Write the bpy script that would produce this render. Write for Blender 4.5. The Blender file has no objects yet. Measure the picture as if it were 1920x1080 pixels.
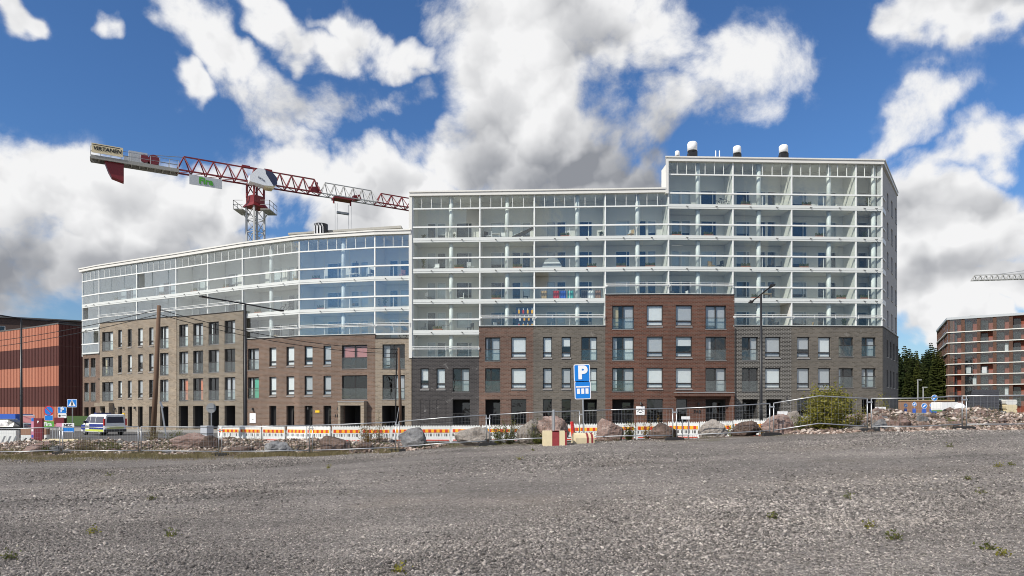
import bpy, bmesh, math, random
import numpy as np
from mathutils import Matrix, Vector
random.seed(7); rng = np.random.default_rng(7)
scene = bpy.context.scene
col = scene.collection
R = math.radians
F = 1280.0; CX = 960.0; HY = 772.0          # focal length in photo pixels, principal column, horizon row
# ---------------------------------------------------------------- camera (eye at the origin, z is height above the eye)
cam = bpy.data.cameras.new('camera'); cam.lens = 24.0; cam.sensor_width = 36.0
cam.shift_y = (HY - 540.0) / 1920.0
cam.clip_start = 0.1; cam.clip_end = 9000.0
camo = bpy.data.objects.new('camera', cam); col.objects.link(camo)
camo.location = (0, 0, 0); camo.rotation_euler = (R(90), 0, 0)
scene.camera = camo
# ---------------------------------------------------------------- exposure
vs = scene.view_settings
vs.view_transform = 'Standard'; vs.look = 'None'; vs.gamma = 1.0; vs.use_curve_mapping = False
vs.exposure = 0.0
scene.render.engine = 'CYCLES'
scene.cycles.transparent_max_bounces = 32
scene.cycles.max_bounces = 6; scene.cycles.diffuse_bounces = 3; scene.cycles.glossy_bounces = 3
scene.cycles.use_denoising = True
scene.cycles.denoiser = 'OPENIMAGEDENOISE'
scene.cycles.denoising_input_passes = 'RGB_ALBEDO_NORMAL'
scene.cycles.denoising_prefilter = 'ACCURATE'
scene.cycles.filter_width = 1.0
scene.cycles.sample_clamp_indirect = 6.0
# ---------------------------------------------------------------- sun
SUN_EL = 40.0; SUN_AZ = 48.0       # azimuth: degrees to the left of straight behind the camera
sd = Vector((-math.sin(R(SUN_AZ)) * math.cos(R(SUN_EL)), -math.cos(R(SUN_AZ)) * math.cos(R(SUN_EL)), math.sin(R(SUN_EL))))
sl = bpy.data.lights.new('sun', 'SUN'); sl.energy = 4.9; sl.angle = R(0.53); sl.color = (1.0, 0.948, 0.868)
so = bpy.data.objects.new('sun', sl); col.objects.link(so)
so.rotation_euler = sd.to_track_quat('Z', 'Y').to_euler(); so.location = sd * 200
# ---------------------------------------------------------------- sky: Nishita air with broken cumulus
world = bpy.data.worlds.new('World'); scene.world = world; world.use_nodes = True
def build_world():
    nt = world.node_tree; nt.nodes.clear(); N = nt.nodes; L = nt.links
    def nd(t, **kw):
        n = N.new(t)
        for k, v in kw.items(): setattr(n, k, v)
        return n
    def put(sock, v):
        if isinstance(v, bpy.types.NodeSocket): L.new(v, sock)
        else: sock.default_value = v
    def mth(op, a, b=0.0, c=None, clamp=False):
        n = nd('ShaderNodeMath', operation=op, use_clamp=clamp)
        put(n.inputs[0], a); put(n.inputs[1], b)
        if c is not None: put(n.inputs[2], c)
        return n.outputs[0]
    def vm(op, a, b):
        n = nd('ShaderNodeVectorMath', operation=op); put(n.inputs[0], a); put(n.inputs[1], b)
        return n.outputs['Value'] if op in ('DISTANCE', 'DOT_PRODUCT', 'LENGTH') else n.outputs[0]
    def scale(a, f):
        n = nd('ShaderNodeVectorMath', operation='SCALE'); put(n.inputs[0], a); n.inputs['Scale'].default_value = f
        return n.outputs[0]
    def mrange(v, a, b, c=0.0, d=1.0, kind='SMOOTHSTEP'):
        n = nd('ShaderNodeMapRange', interpolation_type=kind)
        put(n.inputs['Value'], v)
        for k, x in zip(('From Min', 'From Max', 'To Min', 'To Max'), (a, b, c, d)): n.inputs[k].default_value = x
        return n.outputs['Result']
    def noise(vec, sc, det, rough, dist=0.0):
        n = nd('ShaderNodeTexNoise'); put(n.inputs['Vector'], vec)
        n.inputs['Scale'].default_value = sc; n.inputs['Detail'].default_value = det
        n.inputs['Roughness'].default_value = rough; n.inputs['Distortion'].default_value = dist
        return n
    def mixc(f, a, b):
        n = nd('ShaderNodeMix', data_type='RGBA'); put(n.inputs['Factor'], f); put(n.inputs['A'], a); put(n.inputs['B'], b)
        return n.outputs['Result']
    tc = nd('ShaderNodeTexCoord'); d = tc.outputs['Generated']
    sky = nd('ShaderNodeTexSky', sky_type='NISHITA', sun_disc=False)
    sky.sun_elevation = R(SUN_EL); sky.sun_rotation = math.atan2(sd.x, sd.y)
    sky.altitude = 100; sky.air_density = 1.0; sky.dust_density = 0.3; sky.ozone_density = 2.2
    # warped direction, for ragged cloud outlines
    wn = noise(d, 4.2, 4.0, 0.62)
    w1 = vm('ADD', d, scale(vm('SUBTRACT', wn.outputs['Color'], (0.5, 0.5, 0.5)), 0.24))
    def dirv(px, py):
        v = Vector(((px - CX) / F, 1.0, (HY - py) / F)); return v.normalized()
    def field(caps):
        acc = None
        for x0, y0, x1, y1, r, w in caps:
            a, b = dirv(x0, y0), dirv(x1, y1); rad = (dirv((x0+x1)/2 + r, (y0+y1)/2) - dirv((x0+x1)/2, (y0+y1)/2)).length * .6 + (dirv((x0+x1)/2, (y0+y1)/2 - r) - dirv((x0+x1)/2, (y0+y1)/2)).length * .4
            if (b-a).length < 1e-4: dist = vm('DISTANCE', w1, tuple(a))
            else:
                ab = b - a; t_ = mth('MULTIPLY', vm('DOT_PRODUCT', vm('SUBTRACT', w1, tuple(a)), tuple(ab)), 1/ab.length_squared, clamp=True)
                n = nd('ShaderNodeVectorMath', operation='SCALE'); n.inputs[0].default_value = tuple(ab); L.new(t_, n.inputs['Scale'])
                dist = vm('DISTANCE', w1, vm('ADD', n.outputs[0], tuple(a)))
            bb = mrange(dist, rad * 1.5, rad * 0.25, 0.0, w)
            acc = bb if acc is None else mth('MAXIMUM', acc, bb)
        return acc
    clouds = CLOUDS
    cov = field(clouds)
    # away from the view the same kind of broken cumulus goes on
    out = mrange(vm('DOT_PRODUCT', d, (0.0, 0.93, 0.36)), 0.83, 0.70)
    low = mrange(noise(vm('ADD', d, (3.1, 1.7, 0.4)), 2.3, 2.0, 0.5).outputs['Fac'], 0.39, 0.57, 0.0, 1.0)
    cov = mth('MAXIMUM', cov, mth('MULTIPLY', out, low))
    # cauliflower relief: rounded lumps at three sizes plus fine wisps
    def lumps(vec):
        acc = None
        for scv, amp in ((6.5, .52), (16.0, .36)):
            v = nd('ShaderNodeTexVoronoi', feature='F1'); put(v.inputs['Vector'], vec); v.inputs['Scale'].default_value = scv
            t_ = mth('MULTIPLY', mth('SUBTRACT', 0.60, v.outputs['Distance']), amp)
            acc = t_ if acc is None else mth('ADD', acc, t_)
        return acc
    wv = noise(d, 9.0, 4.0, 0.62)
    d2 = vm('ADD', d, scale(vm('SUBTRACT', wv.outputs['Color'], (0.5, 0.5, 0.5)), 0.11))
    b1 = lumps(d2); b2 = lumps(vm('ADD', d2, tuple(sd * 0.022)))
    f1 = noise(d, 7.0, 7.0, 0.66, 0.25).outputs['Fac']
    dens = mth('ADD', cov, mth('ADD', mth('MULTIPLY', mth('SUBTRACT', f1, 0.5), 2.1), mth('MULTIPLY', b1, 0.62)))
    alpha = mrange(dens, 0.34, 0.98)
    wisp = mrange(mth('ADD', cov, mth('MULTIPLY', mth('SUBTRACT', f1, 0.5), 3.2)), 0.22, 1.5, 0.0, 0.62)
    alpha = mth('MAXIMUM', alpha, wisp)
    rel = mth('MULTIPLY', mth('SUBTRACT', b1, b2), 2.2)
    f3 = noise(d, 3.4, 3.0, 0.5).outputs['Fac']
    gb = field(GREYS)
    g = mth('ADD', gb, mth('MULTIPLY', mth('SUBTRACT', f3, 0.55), 0.7))
    g = mth('SUBTRACT', mth('ADD', g, mth('MULTIPLY', mth('SUBTRACT', f1, 0.5), -0.35)), rel)
    g = mrange(g, 0.02, 1.12, kind='LINEAR')
    cc = mixc(g, (0.97, 0.97, 0.975, 1), (0.30, 0.315, 0.35, 1))
    sc = nd('ShaderNodeVectorMath', operation='MULTIPLY'); L.new(sky.outputs[0], sc.inputs[0]); 
    sx = nd('ShaderNodeSeparateXYZ'); L.new(d, sx.inputs[0])
    L.new(mixc(mrange(sx.outputs[2], 0.0, 0.33), (.74, .86, .98, 1), SKY_TINT + (1,)), sc.inputs[1])
    bg = nd('ShaderNodeBackground'); L.new(sc.outputs[0], bg.inputs['Color']); bg.inputs['Strength'].default_value = 0.10
    bc = nd('ShaderNodeBackground'); L.new(cc, bc.inputs['Color']); bc.inputs['Strength'].default_value = 0.94
    mx = nd('ShaderNodeMixShader'); L.new(alpha, mx.inputs[0]); L.new(bg.outputs[0], mx.inputs[1]); L.new(bc.outputs[0], mx.inputs[2])
    o = nd('ShaderNodeOutputWorld'); L.new(mx.outputs[0], o.inputs['Surface'])
SKY_TINT = (0.60, 0.90, 1.24)
CLOUDS = [  # the cumulus of the photograph by direction: column, row to column, row; half width; weight
    (960, 130, 1040, 320, 185, 1.2), (860, 330, 1180, 350, 100, 1.15), (930, 40, 1200, 60, 130, 1.1), (1250, 110, 1470, 110, 105, .92), (1200, 240, 1400, 190, 85, .72),
    (0, 400, 330, 400, 125, 1.15), (420, 360, 560, 310, 95, 1.15), (650, 360, 800, 400, 100, 1.1), (-60, 540, 420, 500, 120, 1.1), (220, 310, 280, 320, 45, .8),
    (180, 140, 310, 150, 62, 1.5), (260, -10, 440, 110, 72, .98), (20, -20, 130, 10, 60, 1.6), (510, 10, 600, 90, 42, .82), (600, 95, 740, 110, 46, .92), (670, 45, 720, 140, 40, .95), (450, 130, 560, 200, 58, .70), (560, 200, 740, 220, 52, .68),
    (1640, 285, 1760, 190, 62, .80), (1830, 300, 1930, 300, 85, .95), (1720, 400, 1900, 450, 120, 1.15), (1700, 520, 1950, 480, 95, 1.1), (1770, 600, 2010, 570, 66, 1.5), (1720, 20, 1940, 50, 72, .90), (1745, 590, 1790, 690, 95, 2.3)]
GREYS = [
    (960, 350, 1220, 300, 120, .95), (1080, 60, 1140, 230, 75, .50), (1220, 210, 1330, 220, 60, .45), (-20, 570, 380, 520, 110, .85), (250, 430, 380, 420, 60, .40), (540, 400, 740, 410, 60, .42),
    (1720, 430, 1900, 400, 60, .65), (1700, 545, 1930, 520, 50, .62), (450, 150, 700, 215, 60, .34), (1800, 60, 1900, 70, 40, .2), (320, 60, 400, 90, 35, .2)]
build_world()
world.cycles.sampling_method = 'MANUAL'; world.cycles.sample_map_resolution = 512
# ---------------------------------------------------------------- helpers
def X_(px, d): return (px - CX) / F * d
def Z_(py, d): return (HY - py) / F * d
def P(px, py, d): return Vector((X_(px, d), d, Z_(py, d)))
W = {}                                               # world matrix of every object built
def reg(o, parent=None, M=None):
    M = M if M is not None else Matrix.Identity(4)
    col.objects.link(o)
    W[o.name] = M
    if parent is not None:
        o.parent = parent; o.matrix_basis = W[parent.name].inverted() @ M
    else: o.matrix_basis = M
    return o
def tag(o, label=None, cat=None, group=None, kind=None):
    if label: o['label'] = label
    if cat: o['category'] = cat
    if group: o['group'] = group
    if kind: o['kind'] = kind
    return o
def empty(name, loc, label=None, cat=None, group=None, rz=0.0):
    o = bpy.data.objects.new(name, None); o.empty_display_size = 0.3
    reg(o, None, Matrix.Translation(Vector(loc)) @ Matrix.Rotation(rz, 4, 'Z'))
    return tag(o, label, cat, group)
def T(x, y, z): return Matrix.Translation(Vector((x, y, z)))
class MB:
    def __init__(s): s.v = []; s.f = []; s.m = []
    def add(s, vs, fs, mi=0):
        b = len(s.v); s.v.extend([tuple(p) for p in vs])
        for f in fs: s.f.append(tuple(b + i for i in f)); s.m.append(mi)
        return s
    def box(s, x0, y0, z0, x1, y1, z1, mi=0):
        vs = [(x0,y0,z0),(x1,y0,z0),(x1,y1,z0),(x0,y1,z0),(x0,y0,z1),(x1,y0,z1),(x1,y1,z1),(x0,y1,z1)]
        return s.add(vs, [(0,3,2,1),(4,5,6,7),(0,1,5,4),(1,2,6,5),(2,3,7,6),(3,0,4,7)], mi)
    def quad(s, a, b, c, d, mi=0): return s.add([a, b, c, d], [(0,1,2,3)], mi)
    def frame(s, x0, z0, x1, z1, t, y0, y1, mi=0):       # rectangular frame in the xz plane
        s.box(x0, y0, z0, x0+t, y1, z1, mi); s.box(x1-t, y0, z0, x1, y1, z1, mi)
        s.box(x0+t, y0, z0, x1-t, y1, z0+t, mi); s.box(x0+t, y0, z1-t, x1-t, y1, z1, mi); return s
    def bar(s, a, b, w, mi=0, h=None, up=(0,0,1)):         # square bar between two points
        a = Vector(a); b = Vector(b); d = (b - a).normalized(); u = Vector(up)
        if abs(d.dot(u)) > .98: u = Vector((1,0,0))
        x = d.cross(u).normalized(); y = x.cross(d).normalized(); h = h or w
        x *= w/2; y *= h/2
        vs = [a-x-y, a+x-y, a+x+y, a-x+y, b-x-y, b+x-y, b+x+y, b-x+y]
        return s.add(vs, [(0,3,2,1),(4,5,6,7),(0,1,5,4),(1,2,6,5),(2,3,7,6),(3,0,4,7)], mi)
    def tube(s, pts, r, n=8, mi=0, cap=True):             # round tube along points, r number or list
        pts = [Vector(p) for p in pts]; k = len(pts)
        rs = r if isinstance(r, (list, tuple)) else [r]*k
        rings = []; base = len(s.v); ref = None
        for i, p in enumerate(pts):
            d = (pts[min(i+1,k-1)] - pts[max(i-1,0)]).normalized()
            u = Vector((0,0,1)) if abs(d.z) < .9 else Vector((1,0,0))
            x = d.cross(u).normalized()
            if ref is not None and x.dot(ref) < 0: x = -x
            ref = x; y = d.cross(x).normalized()
            for j in range(n):
                a = 2*math.pi*j/n; s.v.append(tuple(p + (x*math.cos(a) + y*math.sin(a))*rs[i]))
        for i in range(k-1):
            for j in range(n):
                a = base+i*n+j; b = base+i*n+(j+1)%n
                s.f.append((a, b, b+n, a+n)); s.m.append(mi)
        if cap:
            s.f.append(tuple(base+j for j in range(n))[::-1]); s.m.append(mi)
            s.f.append(tuple(base+(k-1)*n+j for j in range(n))); s.m.append(mi)
        return s
    def prism(s, poly, y0, y1, mi=0):                      # polygon in xz extruded along y
        n = len(poly)
        vs = [(x,y0,z) for x,z in poly] + [(x,y1,z) for x,z in poly]
        fs = [tuple(range(n))[::-1], tuple(range(n,2*n))] + [(i,(i+1)%n,n+(i+1)%n,n+i) for i in range(n)]
        return s.add(vs, fs, mi)
    def disc(s, c, r, y0, y1, n=24, mi=0):
        return s.prism([(c[0]+r*math.cos(2*math.pi*i/n), c[1]+r*math.sin(2*math.pi*i/n)) for i in range(n)], y0, y1, mi)
    def mesh(s, name, mats, smooth=False):
        me = bpy.data.meshes.new(name); me.from_pydata(s.v, [], s.f)
        for m in (mats if isinstance(mats, (list, tuple)) else [mats]): me.materials.append(m)
        me.polygons.foreach_set('material_index', s.m)
        bm = bmesh.new(); bm.from_mesh(me); bmesh.ops.recalc_face_normals(bm, faces=bm.faces); bm.to_mesh(me); bm.free()
        if smooth: me.polygons.foreach_set('use_smooth', [True]*len(me.polygons))
        me.update(); return me
    def build(s, name, mats, parent=None, M=None, smooth=False):
        return reg(bpy.data.objects.new(name, s.mesh(name, mats, smooth)), parent, M)
def inst(name, me, parent=None, M=None): return reg(bpy.data.objects.new(name, me), parent, M)
_cache = {}
def cached(key, fn):
    if key not in _cache: _cache[key] = fn()
    return _cache[key]
def text_mesh(s, size, depth, mat, align='CENTER', shear=0.0, bold=0.0):
    cu = bpy.data.curves.new('lettering', 'FONT'); cu.body = s; cu.size = size; cu.extrude = depth; cu.align_x = align; cu.align_y = 'CENTER'; cu.shear = shear; cu.offset = bold
    o = bpy.data.objects.new('lettering_tmp', cu); col.objects.link(o)
    bpy.context.view_layer.update()
    me = bpy.data.meshes.new_from_object(o.evaluated_get(bpy.context.evaluated_depsgraph_get()))
    bpy.data.objects.remove(o); bpy.data.curves.remove(cu)
    me.name = 'lettering'; me.transform(Matrix.Rotation(R(90), 4, 'X'))     # stand it up in xz, facing -y
    me.materials.clear(); me.materials.append(mat); return me
# ---------------------------------------------------------------- materials
class NT:
    def __init__(s, name):
        s.m = bpy.data.materials.new(name); s.m.use_nodes = True; s.nt = s.m.node_tree; s.nt.nodes.clear()
        s.out = s.nt.nodes.new('ShaderNodeOutputMaterial')
    def n(s, t, **kw):
        x = s.nt.nodes.new(t)
        for k, v in kw.items(): setattr(x, k, v)
        return x
    def put(s, sock, v):
        if isinstance(v, bpy.types.NodeSocket): s.nt.links.new(v, sock)
        else: sock.default_value = v
    def math(s, op, a, b=0.0, clamp=False):
        x = s.n('ShaderNodeMath', operation=op, use_clamp=clamp); s.put(x.inputs[0], a); s.put(x.inputs[1], b); return x.outputs[0]
    def mix(s, f, a, b):
        x = s.n('ShaderNodeMix', data_type='RGBA'); s.put(x.inputs['Factor'], f); s.put(x.inputs['A'], c4(a)); s.put(x.inputs['B'], c4(b)); return x.outputs['Result']
    def mul(s, a, b):
        x = s.n('ShaderNodeMix', data_type='RGBA', blend_type='MULTIPLY'); x.inputs['Factor'].default_value = 1; s.put(x.inputs['A'], c4(a)); s.put(x.inputs['B'], c4(b)); return x.outputs['Result']
    def noise(s, sc, det=4.0, rough=.55, vec=None, dist=0.0):
        x = s.n('ShaderNodeTexNoise'); x.inputs['Scale'].default_value = sc; x.inputs['Detail'].default_value = det; x.inputs['Roughness'].default_value = rough; x.inputs['Distortion'].default_value = dist
        if vec is not None: s.put(x.inputs['Vector'], vec)
        return x.outputs['Fac']
    def coord(s, k='Object'): return s.n('ShaderNodeTexCoord').outputs[k]
    def pos(s): return s.n('ShaderNodeNewGeometry').outputs['Position']
    def ramp(s, v, stops, kind='LINEAR'):
        x = s.n('ShaderNodeValToRGB'); x.color_ramp.interpolation = kind; e = x.color_ramp.elements
        while len(e) < len(stops): e.new(0.5)
        for i, (p, c) in enumerate(stops): e[i].position = p; e[i].color = c4(c)
        s.put(x.inputs[0], v); return x.outputs[0]
    def range(s, v, a, b, c=0.0, d=1.0):
        x = s.n('ShaderNodeMapRange', interpolation_type='SMOOTHSTEP'); s.put(x.inputs[0], v)
        for k, q in zip(('From Min','From Max','To Min','To Max'), (a,b,c,d)): x.inputs[k].default_value = q
        return x.outputs[0]
    def bump(s, h, st, dist=0.02):
        x = s.n('ShaderNodeBump'); x.inputs['Strength'].default_value = st; x.inputs['Distance'].default_value = dist; s.put(x.inputs['Height'], h); return x.outputs[0]
    def bsdf(s, color, rough=.6, metal=0.0, normal=None, spec=.5, **kw):
        x = s.n('ShaderNodeBsdfPrincipled'); s.put(x.inputs['Base Color'], c4(color)); s.put(x.inputs['Roughness'], rough); s.put(x.inputs['Metallic'], metal)
        x.inputs['Specular IOR Level'].default_value = spec
        if normal is not None: s.put(x.inputs['Normal'], normal)
        s.nt.links.new(x.outputs[0], s.out.inputs['Surface']); return x
def c4(c):
    if isinstance(c, bpy.types.NodeSocket) or isinstance(c, (int, float)): return c
    return tuple(c) + (1.0,) if len(c) == 3 else c
M_ = {}
def plain(name, c, rough=.6, metal=0.0, var=.12, sc=3.0, spec=.4):
    """paint, metal, plastic with a little uneven weathering"""
    t = NT(name); v = t.coord()
    f = t.noise(sc, 5, .6, v); g = t.noise(sc*9, 3, .6, v)
    k = t.math('ADD', t.math('MULTIPLY', f, .7), t.math('MULTIPLY', g, .3))
    lo = tuple(x*(1-var) for x in c); hi = tuple(min(1, x*(1+var)) for x in c)
    t.bsdf(t.mix(k, lo, hi), t.math('ADD', t.math('MULTIPLY', f, .16), rough - .08), metal, spec=spec)
    M_[name] = t.m; return t.m
def brick(name, a, b, mortar, msize=.020, rowvar=.5, stain=.12):
    t = NT(name); v = t.coord()
    sep = t.n('ShaderNodeSeparateXYZ'); t.put(sep.inputs[0], v)
    cmb = t.n('ShaderNodeCombineXYZ'); t.put(cmb.inputs[0], t.math('ADD', sep.outputs[0], sep.outputs[1])); t.put(cmb.inputs[1], sep.outputs[2])
    br = t.n('ShaderNodeTexBrick'); t.put(br.inputs['Vector'], cmb.outputs[0]); br.offset = .5
    br.inputs['Scale'].default_value = 1; br.inputs['Brick Width'].default_value = .34; br.inputs['Row Height'].default_value = .125
    br.inputs['Mortar Size'].default_value = msize; br.inputs['Mortar Smooth'].default_value = .15; br.inputs['Bias'].default_value = 0
    br.inputs['Color1'].default_value = (0,0,0,1); br.inputs['Color2'].default_value = (1,1,1,1); br.inputs['Mortar'].default_value = (.5,.5,.5,1)
    big = t.noise(.55, 5, .6, v); fine = t.noise(14, 4, .7, v)
    c = t.mix(br.outputs['Color'], tuple(x*.8 for x in a), tuple(x*1.22 for x in b))
    c = t.mix(t.math('MULTIPLY', t.range(big, .42, .68), rowvar), c, tuple((x+y)*.38 for x, y in zip(a, b)))
    c = t.mix(t.math('MULTIPLY', fine, .35), c, tuple(x*1.5 for x in b))
    c = t.mix(br.outputs['Fac'], c, mortar)
    st_ = t.math('MULTIPLY', t.range(t.noise(1.3, 7, .68, v, .6), .60, .74), stain)
    c = t.mix(st_, c, (.42,.41,.39))
    c = t.mul(c, t.ramp(t.noise(.23, 4, .6, v), [(.3,(.82,.82,.83)),(.7,(1.14,1.12,1.1))]))
    h = t.math('SUBTRACT', t.math('MULTIPLY', fine, .3), br.outputs['Fac'])
    t.bsdf(c, .88, normal=t.bump(h, .6, .012), spec=.2)
    M_[name] = t.m; return t.m
def glass(name, tint, ior, wav=.0, rough=0.0, extra=0.0):
    """flat clear pane: see-through plus mirror reflection by angle, slightly wavy"""
    t = NT(name)
    nrm = None
    if wav > 0:
        inf = t.n('ShaderNodeObjectInfo'); v = t.coord()
        vv = t.n('ShaderNodeVectorMath', operation='ADD'); t.put(vv.inputs[0], v)
        sc = t.n('ShaderNodeVectorMath', operation='SCALE'); t.put(sc.inputs[0], inf.outputs['Location']); sc.inputs['Scale'].default_value = .37
        t.put(vv.inputs[1], sc.outputs[0])
        nrm = t.bump(t.noise(1.1, 2, .5, vv.outputs[0]), wav, .05)
    lw = t.n('ShaderNodeLayerWeight'); lw.inputs['Blend'].default_value = .5
    f0 = ((ior-1)/(ior+1))**2
    sch = t.math('ADD', t.math('MULTIPLY', t.math('POWER', lw.outputs['Facing'], 4.0), 1-f0), f0)
    gl = t.n('ShaderNodeBsdfGlossy'); gl.inputs['Roughness'].default_value = rough; gl.inputs['Color'].default_value = (.96,.98,1,1)
    if nrm is not None: t.put(gl.inputs['Normal'], nrm)
    tr = t.n('ShaderNodeBsdfTransparent'); tr.inputs['Color'].default_value = c4(tint)
    mx = t.n('ShaderNodeMixShader'); t.put(mx.inputs[0], t.math('ADD', sch, extra, True)); t.put(mx.inputs[1], tr.outputs[0]); t.put(mx.inputs[2], gl.outputs[0])
    t.nt.links.new(mx.outputs[0], t.out.inputs['Surface'])
    M_[name] = t.m; return t.m
plain('white_metal', (.72,.73,.71), .45, var=.05)
plain('band_white', (.60,.62,.60), .55, var=.06)
plain('fascia', (.66,.65,.61), .5, var=.05)
plain('plaster', (.66,.645,.60), .85, var=.06)
plain('plaster_grey', (.42,.41,.40), .9, var=.07)
plain('concrete', (.40,.39,.37), .9, var=.15)
plain('soffit', (.62,.60,.54), .9, var=.08)
plain('frame_dark', (.035,.033,.032), .45, var=.2)
plain('frame_white', (.72,.72,.70), .45, var=.05)
plain('sill', (.30,.29,.28), .4, .3, var=.1)
plain('blind', (.78,.78,.78), .8, var=.04)
plain('curtain', (.50,.50,.52), .9, var=.15, sc=6)
plain('curtain_red', (.78,.22,.11), .9, var=.5, sc=7)
plain('curtain_green', (.10,.48,.33), .9, var=.3)
plain('curtain_pink', (.50,.22,.22), .9, var=.3, sc=4)
plain('cardboard', (.52,.43,.26), .9, var=.1)
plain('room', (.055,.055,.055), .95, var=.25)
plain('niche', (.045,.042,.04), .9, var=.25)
plain('black', (.016,.016,.017), .5, var=.2)
plain('rubber', (.022,.022,.023), .85, var=.3)
plain('galv', (.42,.43,.44), .42, .75, var=.15, sc=9)
plain('steel_white', (.36,.36,.35), .5, .2, var=.15)
plain('crane_red', (.17,.014,.018), .45, var=.2)
plain('crane_grey', (.30,.29,.26), .55, .2, var=.2)
plain('lamp_black', (.02,.02,.022), .4, var=.2)
plain('sign_blue', (.010,.19,.62), .35, var=.06)
plain('sign_white', (.80,.80,.80), .4, var=.04)
plain('sign_red', (.52,.03,.03), .4, var=.1)
plain('sign_yellow', (.80,.50,.03), .4, var=.08)
plain('sign_grey', (.25,.26,.27), .5, .4, var=.1)
plain('panel_grey', (.42,.44,.46), .5, var=.08)
plain('cabinet', (.42,.44,.48), .6, var=.08)
plain('barrier_white', (.70,.71,.69), .55, var=.16, sc=5)
plain('stripe_red', (.58,.05,.02), .45, var=.12)
plain('stripe_yellow', (.85,.42,.02), .45, var=.10)
plain('green_letter', (.06,.30,.02), .5, var=.1)
plain('cream', (.66,.56,.36), .6, var=.15)
plain('navy', (.012,.015,.05), .15, var=.2, spec=.8)
plain('block_yellow', (.66,.56,.36), .85, var=.22, sc=6)
plain('block_red', (.25,.035,.04), .8, var=.6, sc=7)
plain('wood', (.42,.30,.16), .8, var=.25, sc=7)
plain('pole_wood', (.125,.075,.048), .85, var=.35, sc=6)
plain('bark', (.10,.07,.05), .95, var=.4, sc=8)
plain('tan_wall', (.30,.17,.11), .9, var=.15)
plain('blue_box', (.04,.12,.50), .5, var=.1)
plain('banner_green', (.10,.33,.05), .6, var=.1)
plain('dark_red', (.16,.02,.03), .5, var=.2)
plain('pink', (.62,.25,.35), .5, var=.1)
plain('shingle', (.035,.036,.042), .8, var=.3, sc=5)
plain('brown_clad', (.075,.045,.035), .7, var=.2)
plain('far_red', (.21,.05,.026), .7, var=.2)
plain('fabric_grey', (.33,.34,.35), .9, var=.15)
plain('fabric_dark', (.06,.06,.065), .9, var=.3)
plain('terracotta_pot', (.30,.12,.06), .8, var=.2)
plain('plant', (.06,.11,.03), .7, var=.4, sc=8)
plain('teal', (.08,.42,.38), .6, var=.1)
plain('roof_felt', (.10,.10,.10), .9, var=.2)
plain('car_black', (.012,.013,.015), .2, var=.1, spec=.7)
plain('car_white', (.78,.79,.80), .25, var=.03, spec=.7)
plain('police_blue', (.012,.03,.22), .25, var=.05, spec=.7)
plain('police_lime', (.55,.62,.08), .35, var=.05)
plain('tail_red', (.5,.01,.01), .25, var=.1)
brick('brick_brown', (.122,.078,.055), (.168,.112,.083), (.20,.165,.14))
brick('brick_tan', (.195,.155,.112), (.26,.212,.158), (.30,.265,.22))
brick('brick_greytan', (.142,.118,.086), (.198,.168,.128), (.26,.235,.20))
brick('brick_black', (.034,.032,.033), (.058,.054,.055), (.088,.083,.08), stain=.5)
brick('brick_red', (.082,.034,.022), (.122,.054,.037), (.135,.098,.082))
brick('brick_rust', (.098,.056,.041), (.14,.083,.064), (.16,.125,.105))
brick('brick_grey', (.088,.077,.063), (.125,.111,.093), (.145,.135,.12), stain=.25)
brick('brick_darkgrey', (.030,.027,.024), (.052,.048,.043), (.23,.222,.205), .024)
brick('brick_side', (.11,.104,.097), (.14,.133,.124), (.15,.145,.135))
brick('brick_house', (.08,.038,.026), (.115,.057,.04), (.10,.07,.055))
glass('glass_clear', (.945,.972,.962), 1.58, .22)
glass('glass_curved', (.93,.96,.96), 2.05, .34)
glass('glass_end', (.84,.90,.93), 2.6, .30)
glass('glass_window', (.92,.94,.94), 1.52, .22)
glass('glass_dark', (.45,.49,.50), 1.62, .22)
# ---------------------------------------------------------------- terrain
def itp(x, tab): return np.interp(x, [a for a, b in tab], [b for a, b in tab])
ZF = [(-40,-2.0),(-25,-1.95),(-16,-1.86),(-12,-1.85),(-8,-1.77),(-4.6,-1.59),(-1,-1.37),(2.7,-1.18),(6.2,-1.06),(9.7,-.92),(13,-.74),(16.3,-.66),(25,-.45),(60,-.3)]
ZS = [(-90,-2.3),(-60,-2.2),(-37,-2.13),(-10,-1.95),(0,-1.88),(12,-1.62),(20,-1.0),(28,-.5),(40,-.25),(300,-.2)]
ZR = [(-40,.15),(-22,.35),(-12,.42),(-6,.30),(-2,.0),(6,.0),(10.5,.0),(13,.40),(17,.62),(22,.5),(40,.3)]
def yfence(x): return 27.0 - 0.147*np.asarray(x, float)
def sstep(t): t = np.clip(t, 0, 1); return t*t*(3-2*t)
def height(x, y):
    x = np.asarray(x, float); y = np.asarray(y, float)
    xs = np.clip(x, -40, 40); yf = yfence(xs)
    zf = itp(xs, ZF); zn = -1.52 + 0.018*np.clip(x, -30, 30)
    z = zn + (zf - zn)*sstep((y-5)/(yf-5))
    z = z + 0.03*np.sin(x*.8+y*.35)*np.sin(y*.5-x*.2) + .015*np.sin(x*2.1-y*1.3)
    bump = itp(xs, ZR)*np.exp(-((y-yf-5.0)/2.9)**2)*(1 + .25*np.sin(x*1.7) + .15*np.sin(x*3.9+1))
    zs = itp(x, ZS)
    c0 = itp(xs, [(-7,3),(-1.5,.35),(10.8,.35),(13.5,3)]); t = sstep((y - yf - c0)/np.where(c0 < 1.5, 7.0, 9.0))
    z = z*(1-t) + zs*t + bump*np.where(y > yf-2.5, 1, 0)*sstep((y-yf+.6)/3)
    return z
def hz(x, y): return float(height(x, y))
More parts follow.
